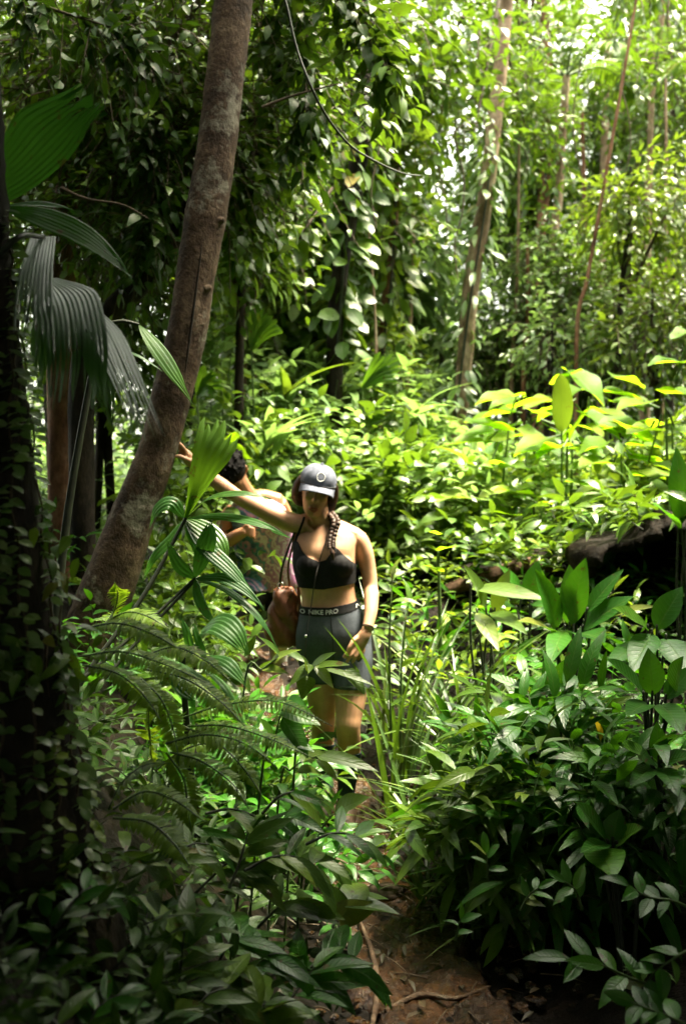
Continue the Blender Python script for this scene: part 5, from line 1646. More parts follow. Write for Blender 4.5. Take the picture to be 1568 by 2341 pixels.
def mesh_arrays(o):
    me = o.data
    me.calc_loop_triangles()
    V = np.empty(len(me.vertices) * 3)
    me.vertices.foreach_get('co', V)
    Nn = np.empty(len(me.vertices) * 3)
    me.vertices.foreach_get('normal', Nn)
    T = np.empty(len(me.loop_triangles) * 3, int)
    me.loop_triangles.foreach_get('vertices', T)
    return V.reshape(-1, 3), Nn.reshape(-1, 3), T.reshape(-1, 3)


def garment(body, f, off, name, mat, parent, thick=.003, smooth=0):
    """cloth cut from the body surface where f > 0 (vectorised over V, N), set off it along the normals"""
    V, Nn, T = mesh_arrays(body)
    fv = f(V, Nn)
    T = T[(fv[T] > 0).any(1)]
    vs, fs, cache = [], [], {}

    def vert(key, p):
        if key not in cache:
            cache[key] = len(vs)
            vs.append(p)
        return cache[key]
    O = V + Nn * off
    for a, b, c in T:
        poly = []
        tri = (a, b, c)
        for k in range(3):
            p, q = tri[k], tri[(k + 1) % 3]
            if fv[p] > 0:
                poly.append(vert((p,), O[p]))
            if (fv[p] > 0) != (fv[q] > 0):
                s = fv[p] / (fv[p] - fv[q])
                poly.append(vert((min(p, q), max(p, q)), O[p] * (1 - s) + O[q] * s))
        if len(poly) >= 3:
            fs.append(poly)
    me = bpy.data.meshes.new(name)
    me.from_pydata([tuple(x) for x in vs], [], fs)
    me.validate()
    me.materials.append(mat)
    me.polygons.foreach_set('use_smooth', np.ones(len(me.polygons), bool))
    o = link(name, me, parent)
    if smooth:
        sm = o.modifiers.new('smooth', 'SMOOTH')
        sm.iterations = smooth
    so_ = o.modifiers.new('cloth', 'SOLIDIFY')
    so_.thickness = thick
    so_.offset = 1
    return o


def bvh_of(o):
    V, _, T = mesh_arrays(o)
    return BVHTree.FromPolygons([tuple(x) for x in V], [tuple(x) for x in T])


def stick(bv, x, z, off=.004, y0=3.0):
    """the point of a surface seen from the front at (x, z)"""
    h = bv.ray_cast(Vector((x, y0, z)), Vector((0, 1, 0)))
    if h[0] is None:
        h = bv.find_nearest(Vector((x, WD - .1, z)))
        return np.array(h[0]) + np.array(h[1]) * off
    return np.array(h[0]) + np.array(h[1]) * off


def finger(g, pts, r0, r1):
    tube(g, pts, [r0, r0 * .97, (r0 + r1) / 2, r1], 9, 16)


def head_geo(nose=True):
    """a head in its own frame (x right, y back, z up)"""
    secs = [(-.118, .020, -.074, -.040), (-.108, .036, -.086, -.018), (-.09, .047, -.088, .01), (-.065, .056, -.088, .045), (-.035, .063, -.089, .075), (0, .068, -.088, .09), (.03, .0715, -.089, .096),
            (.06, .073, -.088, .097), (.088, .067, -.076, .088), (.108, .05, -.055, .066), (.12, .028, -.03, .038), (.124, .008, -.005, .014)]
    h = Geo()
    loft(h, [((0, (a + b) / 2, z), hw, (b - a) / 2) for z, hw, a, b in secs], 28, 2.2)
    if nose:
        tube(h, [(0, -.086, .036), (0, -.098, .008), (0, -.108, -.016), (0, -.098, -.026)], [.008, .010, .013, .010], 8, 14)
        for sx in (-1, 1):
            ellip(h, (sx * .011, -.096, -.022), (.008, .01, .007))
            ellip(h, (sx * .034, -.072, -.008), (.024, .02, .022))
            ellip(h, (sx * .032, -.084, .046), (.024, .008, .007))
            tube(h, [(sx * .070, .012, .022), (sx * .083, .024, .018), (sx * .082, .022, -.012), (sx * .070, .012, -.03)], [.008, .011, .009, .006], 7, 12)
        ellip(h, (0, -.088, -.058), (.024, .010, .008))
        ellip(h, (0, -.086, -.069), (.020, .010, .008))
        ellip(h, (0, -.082, -.098), (.017, .013, .013))
    return h


def rot3(pitch, roll, yaw):
    return np.array((Matrix.Rotation(yaw, 3, 'Z') @ Matrix.Rotation(roll, 3, 'Y') @ Matrix.Rotation(pitch, 3, 'X')))


def head_into(g, ctr, M3, s=1.0):
    secs_h = head_geo()
    V = np.concatenate(secs_h.v) * s @ np.asarray(M3).T + ctr
    off = 0
    for v, f in zip(secs_h.v, secs_h.f):
        g.add(V[off:off + len(v)], f - off)
        off += len(v)


M['skin'] = plain_mat('tanned skin', (.48, .26, .15), .5, .20, 9, .06, 260, .4, 0, .12)
M['skin_dark'] = plain_mat('brown skin', (.36, .17, .09), .48, .10, 12, .06, 260, .4, 0, .12)
M['black_knit'] = plain_mat('black knit cloth', (.010, .009, .010), .8, .2, 60, .25, 500, .2)
M['grey_knit'] = plain_mat('charcoal knit cloth', (.062, .072, .088), .75, .12, 90, .25, 600, .25)
M['band'] = plain_mat('black waistband', (.008, .008, .009), .7, .1, 60, .1, 400, .2)
M['white_thread'] = plain_mat('white thread', (.6, .6, .6), .7, .05, 60, .1, 300, .2)
M['cap'] = plain_mat('grey cap cotton', (.14, .15, .195), 1.0, .22, 38, .5, 300, .0)
M['hair'] = plain_mat('dark brown hair', (.036, .016, .009), .55, .5, 60, .5, 160, .3)
M['hair_black'] = plain_mat('black hair', (.006, .005, .005), .8, .5, 60, .5, 200, .12)
M['lip'] = plain_mat('lip', (.38, .12, .08), .4, .1, 40)
M['eye'] = plain_mat('eye white', (.5, .47, .43), .2, .05, 40, 0)
M['iris'] = plain_mat('iris', (.03, .018, .01), .2, .1, 40, 0)
M['leather'] = plain_mat('red brown leather', (.17, .055, .02), .45, .25, 14, .3, 120, .45)
M['strap'] = plain_mat('black strap', (.012, .010, .009), .6, .2, 40, .1)
M['boot'] = plain_mat('brown boot', (.06, .035, .02), .6, .25, 25, .3)
M['sock'] = plain_mat('dark teal sock', (.012, .030, .034), .85, .2, 80, .25)
M['white_sock'] = plain_mat('white sock', (.6, .58, .54), .85, .12, 60, .25)
M['steel'] = plain_mat('bright metal', (.7, .7, .7), .2, .05, 20, .02, None, .5, 1.0)

wom = thing('person', 'woman in grey cap, black sports top and charcoal shorts leaning one arm on a trunk', 'person', on_ground(*w(770, 1850)[:2]))
g = Geo()
X = lambda px: (px - 784) * MPX
# trunk of the body: crotch to neck
loft(g, [(w(764, 1512, .02), .10, .075), (w(764, 1490, .015), .168, .105), (w(763, 1452, .012), .177, .120), (w(760, 1415, .01), .157, .112), (w(754, 1380, .005), .136, .098), (w(749, 1350, 0), .131, .096),
         (w(744, 1315, 0), .141, .105), (w(742, 1285, 0), .149, .110), (w(743, 1255, .0), .148, .105), (w(745, 1232, .01), .150, .088), (w(748, 1214, .015), .118, .070), (w(744, 1200, .02), .062, .058), (w(738, 1185, .02), .050, .052)], 36)
for px in (711, 776):
    ellip(g, w(px, 1290, -.062), (.064, .062, .060))
tube(g, [w(744, 1225, .03), w(737, 1195, .015), w(728, 1165, .0), w(724, 1135, 0)], [.060, .052, .050, .052], 16, 14)
# collar bones and the shoulder slopes
tube(g, [w(732, 1222, -.045), w(770, 1216, -.04), w(812, 1216, 0)], [.010, .012, .014], 8, 10)
tube(g, [w(722, 1222, -.045), w(705, 1206, -.03), w(692, 1196, 0)], [.010, .012, .014], 8, 10)
tube(g, [w(735, 1196, .03), w(775, 1212, .03), w(812, 1230, .02)], [.045, .048, .050], 12, 12)
tube(g, [w(735, 1196, .03), w(708, 1198, .03), w(690, 1198, .02)], [.045, .05, .05], 12, 12)
# her left arm hangs, the forearm comes forward
tube(g, [w(798, 1222, .025), w(818, 1236, .02), w(832, 1264, .02), w(842, 1305, .015), w(847, 1342, .0), w(848, 1362, -.035), w(846, 1392, -.09), w(838, 1428, -.145)],
     [.044, .050, .046, .038, .034, .036, .032, .0245], 18, 48)
# her right arm is stretched out to the leaning trunk
tube(g, [w(700, 1205, .02), w(676, 1198, .015), w(630, 1180, .0), w(575, 1152, -.01), w(545, 1136, -.01), w(505, 1108, -.01), w(470, 1083, 0), w(448, 1064, 0)],
     [.056, .050, .044, .037, .034, .036, .030, .0245], 16, 44)
# legs: her left one steps forward, her right one stays behind
tube(g, [w(806, 1470, .01), w(806, 1510, -.02), w(803, 1570, -.05), w(797, 1630, -.085), w(795, 1655, -.09), w(798, 1695, -.06), w(797, 1740, -.03), w(792, 1800, -.02), w(790, 1842, -.03)],
     [.092, .092, .080, .062, .058, .056, .050, .036, .034], 18, 50)
tube(g, [w(722, 1470, .01), w(727, 1510, .02), w(733, 1570, .03), w(738, 1640, .05), w(739, 1660, .05), w(737, 1700, .10), w(738, 1750, .13), w(740, 1800, .14), w(742, 1835, .13)],
     [.092, .090, .078, .060, .056, .055, .050, .037, .034], 18, 50)
# hand on the trunk: palm, four fingers curling on to the bark, thumb below
tube(g, [w(450, 1066, 0), w(438, 1054, -.005), w(424, 1040, -.01), w(415, 1032, -.012)], [.026, .030, .031, .024], 12, 14, flat=.62)
for k, (a, b, c, d_) in enumerate((((424, 1026, -.045), (412, 1014, -.055), (401, 1012, -.058), (393, 1018, -.055)), ((418, 1024, -.022), (405, 1010, -.026), (394, 1009, -.030), (388, 1014, -.03)),
                                   ((416, 1028, .002), (404, 1016, .004), (394, 1014, .004), (388, 1019, .002)), ((418, 1034, .024), (408, 1024, .030), (399, 1022, .032), (393, 1026, .03)))):
    finger(g, [w(432, 1042, (a[2] + -.01) * .6), w(*a), w(*b), w(*c), w(*d_)], .0105, .0075)
finger(g, [w(440, 1056, -.03), w(428, 1050, -.05), w(414, 1044, -.058), w(402, 1046, -.06)], .0125, .008)
# hanging hand: back of the hand to the front, fingers bent inwards
tube(g, [w(838, 1428, -.145), w(832, 1440, -.155), w(822, 1456, -.155), w(816, 1466, -.158)], [.026, .030, .034, .028], 12, 14, flat=.55)
for a, b, c, d_ in (((808, 1462, -.165), (797, 1474, -.175), (790, 1484, -.172), (786, 1490, -.166)), ((812, 1470, -.165), (802, 1484, -.178), (796, 1494, -.175), (792, 1500, -.168)),
                    ((820, 1474, -.162), (812, 1488, -.172), (807, 1497, -.166), (804, 1502, -.158)), ((829, 1472, -.152), (825, 1484, -.158), (820, 1492, -.152), (816, 1497, -.146))):
    finger(g, [w(822, 1455, -.152), w(*a), w(*b), w(*c), w(*d_)], .0105, .0075)
finger(g, [w(822, 1442, -.150), w(808, 1452, -.17), w(799, 1466, -.18), w(794, 1474, -.176)], .0125, .0085)
HM = rot3(R(16), R(9), R(4))
HC = w(722, 1124, -.012)
head_into(g, HC, HM, .94)
body = remesh(g, 'body', M['skin'], wom, .0045, 3, .5)
bv = bvh_of(body)

ZB = lambda py: float(P(784, py, WD)[2])
PX = lambda x: x / MPX + 784
PY = lambda z: 1170.5 - ((z - CAMZ) * math.cos(PITCH) + WD * math.sin(PITCH)) / MPX


def limb_free(V):
    """True off the arms and hands"""
    ok = np.ones(len(V), bool)
    for seg, r in (([w(832, 1264, .02), w(847, 1342, .0), w(848, 1362, -.035)], .054), ([w(848, 1362, -.035), w(846, 1392, -.09), w(838, 1428, -.145)], .046), ([w(838, 1428, -.145), w(816, 1466, -.16), w(792, 1495, -.17)], .046)):
        c = catmull(seg, 30)
        dmin = np.min(np.linalg.norm(V[:, None] - c[None], axis=2), 1)
        ok &= dmin > r
    return ok


def f_bra(V, Nn):
    px, py = PX(V[:, 0]), PY(V[:, 2])
    front = smooth01((-(V[:, 1] - WD) + .02) / .04)
    ytop = np.interp(px, [640, 664, 676, 684, 694, 708, 730, 746, 756, 764, 774, 786, 812, 840], [1250, 1246, 1236, 1238, 1258, 1272, 1281, 1276, 1262, 1248, 1254, 1268, 1290, 1292])
    ytop = ytop * front + 1262 * (1 - front)
    ybot = np.interp(px, [660, 740, 820], [1338, 1343, 1329])
    f = np.minimum(py - ytop, ybot - py)
    side = np.minimum(px - 655, np.where(py < 1300, 816 - px, 824 - px))
    armok = np.linalg.norm(V - w(838, 1275, .02), axis=1) / MPX - 27
    return np.minimum(np.minimum(f, side), armok)


def f_short(V, Nn):
    px, py = PX(V[:, 0]), PY(V[:, 2])
    ytop = np.interp(px, [680, 720, 753, 800, 822], [1383, 1384, 1384, 1375, 1368]) + 16
    yb = np.where(px < 764, 1560, 1566)
    f = np.minimum(py - ytop, yb - py)
    return np.where(limb_free(V), f, -1.0)


def f_band(V, Nn):
    px, py = PX(V[:, 0]), PY(V[:, 2])
    ytop = np.interp(px, [680, 720, 753, 800, 822], [1383, 1384, 1384, 1375, 1368])
    f = np.minimum(py - ytop, ytop + 19.5 - py)
    return np.where(limb_free(V), f, -1.0)


garment(body, f_bra, .003, 'sports_top', M['black_knit'], wom, .004, 3)
shorts = garment(body, f_short, .003, 'shorts', M['grey_knit'], wom, .0035, 3)
band = garment(body, f_band, .0045, 'waistband', M['band'], wom, .004, 2)


def f_sock(V, Nn):
    py = PY(V[:, 2])
    return np.where(py > 1600, py - 1712.0, -1.0)


garment(body, f_sock, .003, 'sock', M['sock'], wom, .003, 1)

# lettering on the waistband, laid round the hips
def band_text(s, u0, h, parent):
    cu = bpy.data.curves.new('lettering', 'FONT')
    cu.body = s
    cu.size = 1.0
    cu.extrude = 0
    cu.offset = .012
    cu.resolution_u = 3
    to = bpy.data.objects.new('tmp', cu)
    COL.objects.link(to)
    me = bpy.data.meshes.new_from_object(to.evaluated_get(bpy.context.evaluated_depsgraph_get()))
    bpy.data.objects.remove(to)
    V = np.empty(len(me.vertices) * 3)
    me.vertices.foreach_get('co', V)
    V = V.reshape(-1, 3)
    sc = h / .70
    px = u0 + V[:, 0] * sc * 1.02
    ytop = np.interp(px, [680, 720, 753, 800, 822], [1383, 1384, 1384, 1375, 1368])
    py = ytop + 15.5 - V[:, 1] * sc
    W_ = np.array([stick(bv, X(a), ZB(b), .0115) for a, b in zip(px, py)])
    me.vertices.foreach_set('co', W_.ravel())
    me.materials.append(M['white_thread'])
    me.update()
    o = link('lettering', me, parent)
    return o


band_text('O', 691, 9.5, band)
band_text('NIKE PRO', 709, 10.0, band)
band_text('N', 809, 9.0, band)

# seams of the shorts
def seam(pts, r=.0016, mat='band', parent=None, off=.0075):
    q = catmull([np.array((X(a), 0, ZB(b))) for a, b in pts], 30)
    c = np.array([stick(bv, a[0], a[2], off) for a in q])
    g = Geo()
    tube(g, c, [r, r], 5, 60)
    return g.build('seam', M[mat], parent)


seam([(756, 1404), (760, 1440), (762, 1480), (763, 1506)], parent=shorts)
seam([(703, 1553), (720, 1556), (740, 1557), (757, 1556)], .0018, parent=shorts)
seam([(772, 1559), (790, 1561), (812, 1561), (832, 1558)], .0018, parent=shorts)
# straps of the top
def strap_on(pts, r, name, mat, parent, off=.004, n=24, m=60):
    q = catmull([np.array((X(a), 0, ZB(b))) for a, b in pts], n)
    c = np.array([stick(bv, a[0], a[2], off) for a in q])
    c = np.vstack([c[:1], (c[:-2] + c[1:-1] + c[2:]) / 3, c[-1:]])
    g = Geo()
    tube(g, c, [r, r], 8, m, flat=1.0)
    return g.build(name, mat, parent)


strap_on([(696, 1184), (691, 1198), (684, 1216), (678, 1238), (676, 1256)], .0055, 'top_strap', M['black_knit'], wom)
strap_on([(752, 1186), (758, 1200), (762, 1222), (765, 1240), (766, 1262)], .0055, 'top_strap', M['black_knit'], wom)

# boots, mostly hidden in the plants
for a, b, c in (((790, 1832, -.02), (789, 1856, -.06), (786, 1862, -.16)), ((742, 1826, .14), (742, 1848, .10), (740, 1854, .0))):
    g = Geo()
    tube(g, [w(*a), w(*b), w(*c)], [.046, .050, .036], 14, 20)
    ellip(g, w(b[0], b[1] + 8, b[2] - .06), (.046, .125, .022))
    remesh(g, 'boot', M['boot'], wom, .007, 3)

# face
for sx in (-1, 1):
    c = HC + HM @ np.array((sx * .031, -.0785, .028)) * .97
    g = Geo()
    ellip(g, c, (.0125, .0125, .0105))
    e = g.build('eye', M['eye'], wom)
    g = Geo()
    ellip(g, c + HM @ np.array((0, -.0095, -.003)), (.0055, .004, .0055))
    g.build('iris', M['iris'], e)
    g = Geo()
    tube(g, [HC + HM @ np.array((sx * x, y, z)) for x, y, z in ((.014, -.089, .046), (.030, -.088, .052), (.048, -.078, .047))], [.0025, .0035, .0015], 6, 12)
    g.build('eyebrow', M['hair'], wom)
g = Geo()
tube(g, [HC + HM @ np.array(q) for q in ((-.025, -.084, -.062), (-.010, -.0945, -.0565), (0, -.095, -.0585), (.010, -.0945, -.0565), (.025, -.084, -.062))], [.0018, .006, .0055, .006, .0018], 8, 20)
tube(g, [HC + HM @ np.array(q) for q in ((-.023, -.084, -.064), (0, -.094, -.071), (.023, -.084, -.064))], [.002, .0075, .002], 8, 20)
g.build('lips', M['lip'], wom)

# hair: a cap-hugging mass with lobes at both sides, and the braid over her left shoulder
g = Geo()
hp = lambda x, y, z: HC + HM @ np.array((x, y, z))
ellip(g, hp(0, .026, .033), (.077, .083, .083), HM)
tube(g, [hp(-.070, .0, .06), hp(-.082, .015, .02), hp(-.086, .022, -.03), hp(-.068, .04, -.07), hp(-.02, .07, -.085)], [.022, .028, .030, .026, .02], 12, 26)
tube(g, [hp(.070, .0, .06), hp(.082, .01, .02), hp(.084, .012, -.025), hp(.080, .0, -.065), hp(.074, -.02, -.105)], [.022, .027, .029, .027, .021], 12, 26)
tube(g, [hp(-.05, .08, .0), hp(0, .095, -.03), hp(.06, .07, -.05)], [.03, .035, .028], 10, 14)
remesh(g, 'hair', M['hair'], wom, .006, 3)
br = catmull([hp(.078, -.008, -.085), w(768, 1190, -.075), w(763, 1212, -.095), w(758, 1236, -.12), w(758, 1250, -.135)], 70)
g = Geo()
s_ = np.linspace(0, 1, 70)
for k in range(3):
    ph = s_ * 24 + k * 2.094
    off = np.stack((np.sin(ph) * .0125, np.cos(ph * 2) * .006, np.zeros(70)), -1) * (1 - .35 * s_)[:, None]
    tube(g, br + off, [.0125, .0115, .0085], 9, 140, .03)
tube(g, [br[-1], br[-1] + (.004, -.005, -.022), br[-1] + (.012, .0, -.055)], [.009, .012, .003], 9, 14, .1)
for k in range(14):
    a = br[rng.integers(4, 66)]
    tube(g, [a, a + jit(1, .012)[0] + (0, -.004, -.008), a + jit(1, .022)[0] + (0, 0, -.022)], [.0012, .001, .0006], 4, 8)
g.build('braid', M['hair'], wom)

# cap
capt = thing('cap', 'washed grey baseball cap with a pale ring on the front, worn by the woman', 'cap', hp(0, 0, .06))
CM = HM @ rot3(R(-5), R(4), R(2))
cc = hp(.003, .010, .050)
cp_ = lambda x, y, z: cc + CM @ np.array((x, y, z))
g = Geo()
a = np.linspace(0, 2 * math.pi, 48, endpoint=False)
hh = np.linspace(0, 1, 14)
ring_r = np.sqrt(np.maximum(0, 1 - hh ** 2.6))
V = []
for k, h in enumerate(hh):
    seam = 1 + .012 * np.abs(np.sin(3 * a + .0)) ** .5
    wr = 1 + .010 * np.sin(7 * a + h * 5) * (1 - h) + .006 * np.sin(13 * a - h * 9)
    V.append(np.stack((np.cos(a) * .089 * ring_r[k] * seam * wr, np.sin(a) * .101 * ring_r[k] * seam * wr, np.full(48, h * .098 - .012)), -1))
V = np.concatenate(V) @ CM.T + cc
i = np.arange(13)[:, None] * 48
j = np.arange(48)[None]
k = (j + 1) % 48
g.add(V, np.stack((i + j, i + k, i + 48 + k, i + 48 + j), -1).reshape(-1, 4))
crown_ = g.build('cap_crown', M['cap'], capt)
md = crown_.modifiers.new('cloth', 'SOLIDIFY')
md.thickness = .003
g = Geo()
ua = np.linspace(-1, 1, 33)
vb = np.linspace(0, 1, 9)
V = []
for v in vb:
    ang = ua * 1.12
    r0x, r0y = .088, .100
    ex = np.sin(ang) * r0x * (1 + .02 * v)
    ey = -np.cos(ang) * r0y - v * .052 * np.cos(ua * 1.45).clip(.02) ** .6
    ez = -.010 - v * .012 - .030 * np.abs(ua) ** 2.2 * (.25 + .75 * v) - .006 * v * v
    V.append(np.stack((ex, ey, ez), -1))
V = np.concatenate(V) @ CM.T + cc
i = np.arange(8)[:, None] * 33
j = np.arange(32)[None]
g.add(V, np.stack((i + j, i + j + 1, i + 34 + j, i + 33 + j), -1).reshape(-1, 4))
brim = g.build('brim', M['cap'], capt)
md = brim.modifiers.new('cloth', 'SOLIDIFY')
md.thickness = .004
g = Geo()
tube(g, [cp_(np.sin(x) * .0895, -np.cos(x) * .1015, -.004) for x in np.linspace(-1.3, 1.3, 13)], [.003, .003], 6, 40, flat=1)
g.build('sweatband_seam', plain_mat('dark seam', (.06, .065, .08), .9), crown_)
cb = bvh_of(crown_)
g = Geo()
rc = []
for x in np.linspace(0, 2 * math.pi, 37):
    p0 = cp_(np.cos(x) * .0185, -.3, .037 + np.sin(x) * .0185)
    h = cb.ray_cast(Vector(p0), Vector(CM @ np.array((0, 1.0, 0))))
    rc.append(np.array(h[0]) + np.array(h[1]) * .001 if h[0] is not None else p0)
tube(g, rc, [.0022, .0022], 6, 110, caps=False)
g.build('ring_emblem', M['white_thread'], crown_)
g = Geo()
ellip(g, cp_(0, 0, .087), (.008, .008, .005))
g.build('cap_button', M['cap'], crown_)

# bracelet
g = Geo()
wc, wdir = w(838, 1426, -.142), nrm(w(838, 1428, -.145) - w(845, 1395, -.095))
e1 = nrm(np.cross(wdir, (0, 1.0, 0)))
e2 = np.cross(wdir, e1)
tube(g, [wc + .0285 * (math.cos(x) * e1 + math.sin(x) * e2) for x in np.linspace(0, 6.283, 25)], [.0035, .0035], 6, 50, caps=False)
tag(g.build('bracelet', M['strap']), 'thin dark cord bracelet on the wrist of the woman', 'bracelet')
g = Geo()
wc = w(452, 1067, 0)
wdir = nrm(w(470, 1083, 0) - w(448, 1064, 0))
e1 = nrm(np.cross(wdir, (0, 1.0, 0)))
e2 = np.cross(wdir, e1)
tube(g, [wc + .028 * (math.cos(x) * e1 + math.sin(x) * e2) for x in np.linspace(0, 6.283, 25)], [.0045, .0045], 6, 50, caps=False)
tag(g.build('bracelet', M['strap']), 'black wristband on the arm stretched to the trunk', 'bracelet')

# neck cord running down the front, with a metal slider
cord = thing('neck_cord', 'long thin black cord hanging down from the neck of the woman', 'cord', w(742, 1190, -.1))
pts = [stick(bv, X(a), ZB(b), .009) for a, b in ((757, 1190), (752, 1215), (745, 1240), (737, 1262), (730, 1285))] + \
      [w(724, 1310, -.15), w(718, 1345, -.145), w(713, 1380, -.15), w(706, 1420, -.16), w(702, 1460, -.16), w(701, 1496, -.15)]
g = Geo()
tube(g, pts, [.0024, .0024], 6, 120)
g.build('cord', M['strap'], cord)
for y, r in ((1443, .006), (1497, .005)):
    g = Geo()
    ellip(g, w(702, y, -.165), (r, r, r * 1.3))
    g.build('slider', M['steel'], cord)

# brown bag slung at her right side
bag = thing('shoulder_bag', 'slouchy red brown leather bag hanging on the right side of the woman', 'bag', w(645, 1475, .10))
g = Geo()
bc = lambda px, py, dy=0: w(px, py, .10 + dy)
loft(g, [(bc(646, 1486), .02, .02), (bc(645, 1482), .082, .062), (bc(644, 1455), .090, .075), (bc(646, 1418), .082, .07), (bc(648, 1382), .068, .056), (bc(648, 1356), .048, .035), (bc(648, 1345), .04, .02)], 30, 2.6)
V_ = g.v[0]
g.v[0] = V_ + np.stack((.006 * np.sin(V_[:, 2] * 60 + V_[:, 0] * 40), .008 * np.sin(V_[:, 2] * 45 + V_[:, 0] * 70), 0 * V_[:, 0]), -1)
remesh(g, 'bag_body', M['leather'], bag, .006, 2)
for sx in (0, 1):
    g = Geo()
    tube(g, [bc(636 + sx * 24, 1350), bc(644 + sx * 14, 1300, -.06), bc(659 + sx * 8, 1255, -.08), w(672 + sx * 4, 1222, -.02), w(678 + sx * 4, 1200, .05)], [.006, .006], 7, 40, flat=.5)
    g.build('strap', M['strap' if sx == 0 else 'leather'], bag)
g = Geo()
tube(g, [bc(640, 1343, -.02) + .016 * np.array((math.cos(x), 0, math.sin(x))) for x in np.linspace(0, 6.283, 17)], [.003, .003], 6, 34, caps=False)
g.build('buckle', M['steel'], bag)
g = Geo()
tube(g, [bc(680, 1345, -.02), bc(684, 1400, -.03), bc(680, 1470, -.03)], [.007, .010, .006], 8, 20)
g.build('piping', M['leather'], bag)
bb_ = bvh_of([o for o in bag.children if o.name.startswith('bag_body')][0])
g = Geo()
fl = []
for u in np.linspace(0, 1, 15):
    row = []
    for v in np.linspace(0, 1, 9):
        x, y = 626 + 44 * u, 1352 + v * (46 + 22 * math.sin(math.pi * u))
        row.append(stick(bb_, X(x), ZB(y), .007, 3.5))
    fl.append(row)
V_ = np.array(fl).reshape(-1, 3)
i = np.arange(14)[:, None] * 9
j = np.arange(8)[None]
g.add(V_, np.stack((i + j, i + j + 1, i + 10 + j, i + 9 + j), -1).reshape(-1, 4))
fo = g.build('flap', M['leather'], bag)
md = fo.modifiers.new('thickness', 'SOLIDIFY')
md.thickness = .005
md.offset = 0

# ------------------------------------------------------------------ the man bending down behind her
MD = 6.2


def mw(px, py, dy=0.0):
    return P(px, py, MD) + np.array((0, dy, 0))


man = thing('person', 'dark haired man in a tie dye tank top bending forward behind the woman', 'person', on_ground(*mw(560, 1490)[:2]))
g = Geo()
loft(g, [(mw(612, 1365, .16), .10, .10), (mw(612, 1340, .15), .17, .13), (mw(608, 1300, .10), .17, .13), (mw(602, 1260, .04), .165, .125), (mw(598, 1220, -.02), .18, .12), (mw(594, 1185, -.08), .19, .11), (mw(588, 1158, -.11), .15, .085), (mw(574, 1138, -.13), .08, .07)], 32)
tube(g, [mw(580, 1150, -.12), mw(562, 1120, -.17), mw(549, 1094, -.2)], [.066, .06, .058], 12, 12)
# arms: his right one bends across the body, his left one hangs by the side
tube(g, [mw(540, 1165, -.10), mw(518, 1195, -.10), mw(512, 1225, -.13), mw(530, 1232, -.2), mw(556, 1218, -.25), mw(572, 1210, -.27)], [.055, .052, .045, .044, .036, .028], 14, 36)
tube(g, [mw(634, 1150, -.06), mw(648, 1180, .03), mw(652, 1225, .12), mw(648, 1270, .17), mw(644, 1310, .18)], [.062, .056, .048, .042, .03], 14, 36)
tube(g, [mw(560, 1145, -.1), mw(600, 1140, -.06), mw(640, 1150, -.06)], [.05, .06, .06], 12, 12)
for q in (0, 1, 2, 3):
    finger(g, [mw(572, 1211, -.27), mw(580, 1204 + 5 * q, -.285), mw(588, 1204 + 6 * q, -.28), mw(592, 1209 + 6 * q, -.27)], .011, .008)
    finger(g, [mw(644, 1310, .18), mw(640 + 4 * q, 1324, .18), mw(638 + 4 * q, 1335, .175), mw(637 + 4 * q, 1342, .17)], .011, .008)
finger(g, [mw(566, 1206, -.27), mw(572, 1198, -.28), mw(580, 1196, -.28)], .012, .009)
finger(g, [mw(640, 1306, .17), mw(634, 1314, .16), mw(631, 1324, .16)], .012, .009)
# legs: one knee forward
tube(g, [mw(578, 1350, .10), mw(552, 1375, -.06), mw(540, 1400, -.14), mw(541, 1425, -.12), mw(546, 1455, -.06), mw(550, 1490, -.02)], [.105, .09, .065, .058, .052, .036], 16, 36)
tube(g, [mw(640, 1360, .16), mw(640, 1410, .10), mw(636, 1450, .06), mw(634, 1490, .14), mw(634, 1540, .18)], [.10, .085, .062, .054, .038], 16, 36)
MHM = rot3(R(58), R(-6), R(-24))
MHC = mw(543, 1082, -.2)
head_into(g, MHC, MHM, 1.0)
mbody = remesh(g, 'body', M['skin_dark'], man, .007, 3)


def tie_dye():
    m, t, n, pb, out = new_mat('tie dye cloth')
    co = n.new('ShaderNodeTexCoord')
    mp = n.new('ShaderNodeMapping')
    c0 = mw(640, 1235, -.1)
    mp.inputs['Location'].default_value = [-float(x) for x in c0]
    t.links.new(co.outputs['Object'], mp.inputs[0])
    wv = n.new('ShaderNodeTexWave')
    wv.wave_type = 'BANDS'
    wv.bands_direction = 'DIAGONAL'
    wv.inputs['Scale'].default_value = 6.5
    wv.inputs['Distortion'].default_value = 9
    wv.inputs['Detail'].default_value = 3
    wv.inputs['Detail Scale'].default_value = 2.5
    t.links.new(mp.outputs[0], wv.inputs[0])
    big = noise(t, co.outputs['Object'], 5.5, 3)
    sx = n.new('ShaderNodeSeparateXYZ')
    t.links.new(mp.outputs[0], sx.inputs[0])
    f = math_node(t, 'ADD', math_node(t, 'MULTIPLY', wv.outputs[1], .38), math_node(t, 'MULTIPLY', big.outputs[0], .55))
    f = math_node(t, 'ADD', f, math_node(t, 'MULTIPLY_ADD', sx.outputs[0], 1.7, .20))
    r = ramp(t, f, [(.22, (.05, .12, .20)), (.36, (.12, .26, .40)), (.46, (.36, .14, .36)), (.56, (.55, .27, .48)), (.68, (.64, .54, .64)), (.85, (.42, .16, .32))])
    r.color_ramp.interpolation = 'EASE'
    t.links.new(r.outputs[0], pb.inputs['Base Color'])
    pb.inputs['Roughness'].default_value = .85
    return m


M['tie_dye'] = tie_dye()


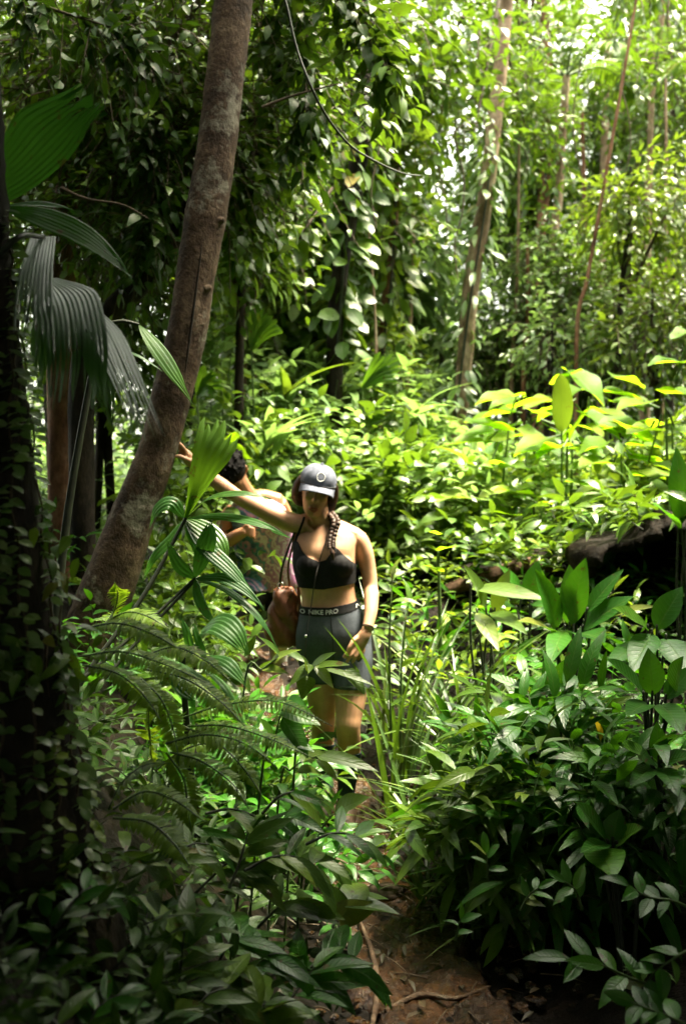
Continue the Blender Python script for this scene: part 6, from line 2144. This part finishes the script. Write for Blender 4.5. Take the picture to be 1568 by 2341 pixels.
def f_tank(V, Nn):
    px = (V[:, 0]) / (KPX * MD) + 784
    py = 1170.5 - ((V[:, 2] - CAMZ) * math.cos(PITCH) + MD * math.sin(PITCH)) / (KPX * MD)
    f = np.minimum(py - np.interp(px, [520, 560, 590, 610, 640, 660], [1180, 1150, 1158, 1146, 1150, 1180]), 1352 - py)
    for seg, r in (([mw(524, 1180, -.10), mw(512, 1225, -.13), mw(530, 1232, -.2), mw(556, 1218, -.25), mw(590, 1212, -.28)], .066), ([mw(650, 1195, .06), mw(652, 1225, .12), mw(648, 1270, .17), mw(640, 1335, .18)], .056)):
        c = catmull(seg, 30)
        f = np.minimum(f, (np.min(np.linalg.norm(V[:, None] - c[None], axis=2), 1) - r) * 300)
    return f


garment(mbody, f_tank, .012, 'tank_top', M['tie_dye'], man, .004, 2)


def f_mshort(V, Nn):
    py = 1170.5 - ((V[:, 2] - CAMZ) * math.cos(PITCH) + MD * math.sin(PITCH)) / (KPX * MD)
    c = catmull([mw(648, 1270, .17), mw(640, 1335, .18), mw(640, 1345, .18)], 20)
    f = np.minimum(py - 1340, 1400 - py)
    return np.minimum(f, (np.min(np.linalg.norm(V[:, None] - c[None], axis=2), 1) - .06) * 300)


garment(mbody, f_mshort, .010, 'shorts', M['black_knit'], man, .004, 2)


def f_msock(V, Nn):
    py = 1170.5 - ((V[:, 2] - CAMZ) * math.cos(PITCH) + MD * math.sin(PITCH)) / (KPX * MD)
    return np.where(py > 1440, py - 1463.0, -1)


garment(mbody, f_msock, .004, 'sock', M['white_sock'], man, .004, 1)
g = Geo()
mh = lambda x, y, z: MHC + MHM @ np.array((x, y, z))
ellip(g, mh(0, .004, .046), (.093, .106, .096), MHM, 24, 16)
for k in range(130):
    u_ = nrm(rng.standard_normal(3))
    u_[2] = abs(u_[2])
    p = mh(*(np.array((0, .004, .046)) + u_ * np.array((.090, .103, .093))))
    tube(g, [p, p + (MHM @ u_) * .010 + jit(1, .006)[0], p + (MHM @ u_) * .014 + jit(1, .012)[0]], [.008, .006, .002], 6, 8)
remesh(g, 'hair', M['hair_black'], man, .005, 2)
for a, b, c in (((550, 1486, -.02), (550, 1500, -.05), (545, 1504, -.15)), ((634, 1540, .18), (634, 1552, .14), (632, 1556, .04))):
    g = Geo()
    tube(g, [mw(*a), mw(*b), mw(*c)], [.048, .052, .038], 12, 18)
    remesh(g, 'shoe', M['boot'], man, .009, 2)
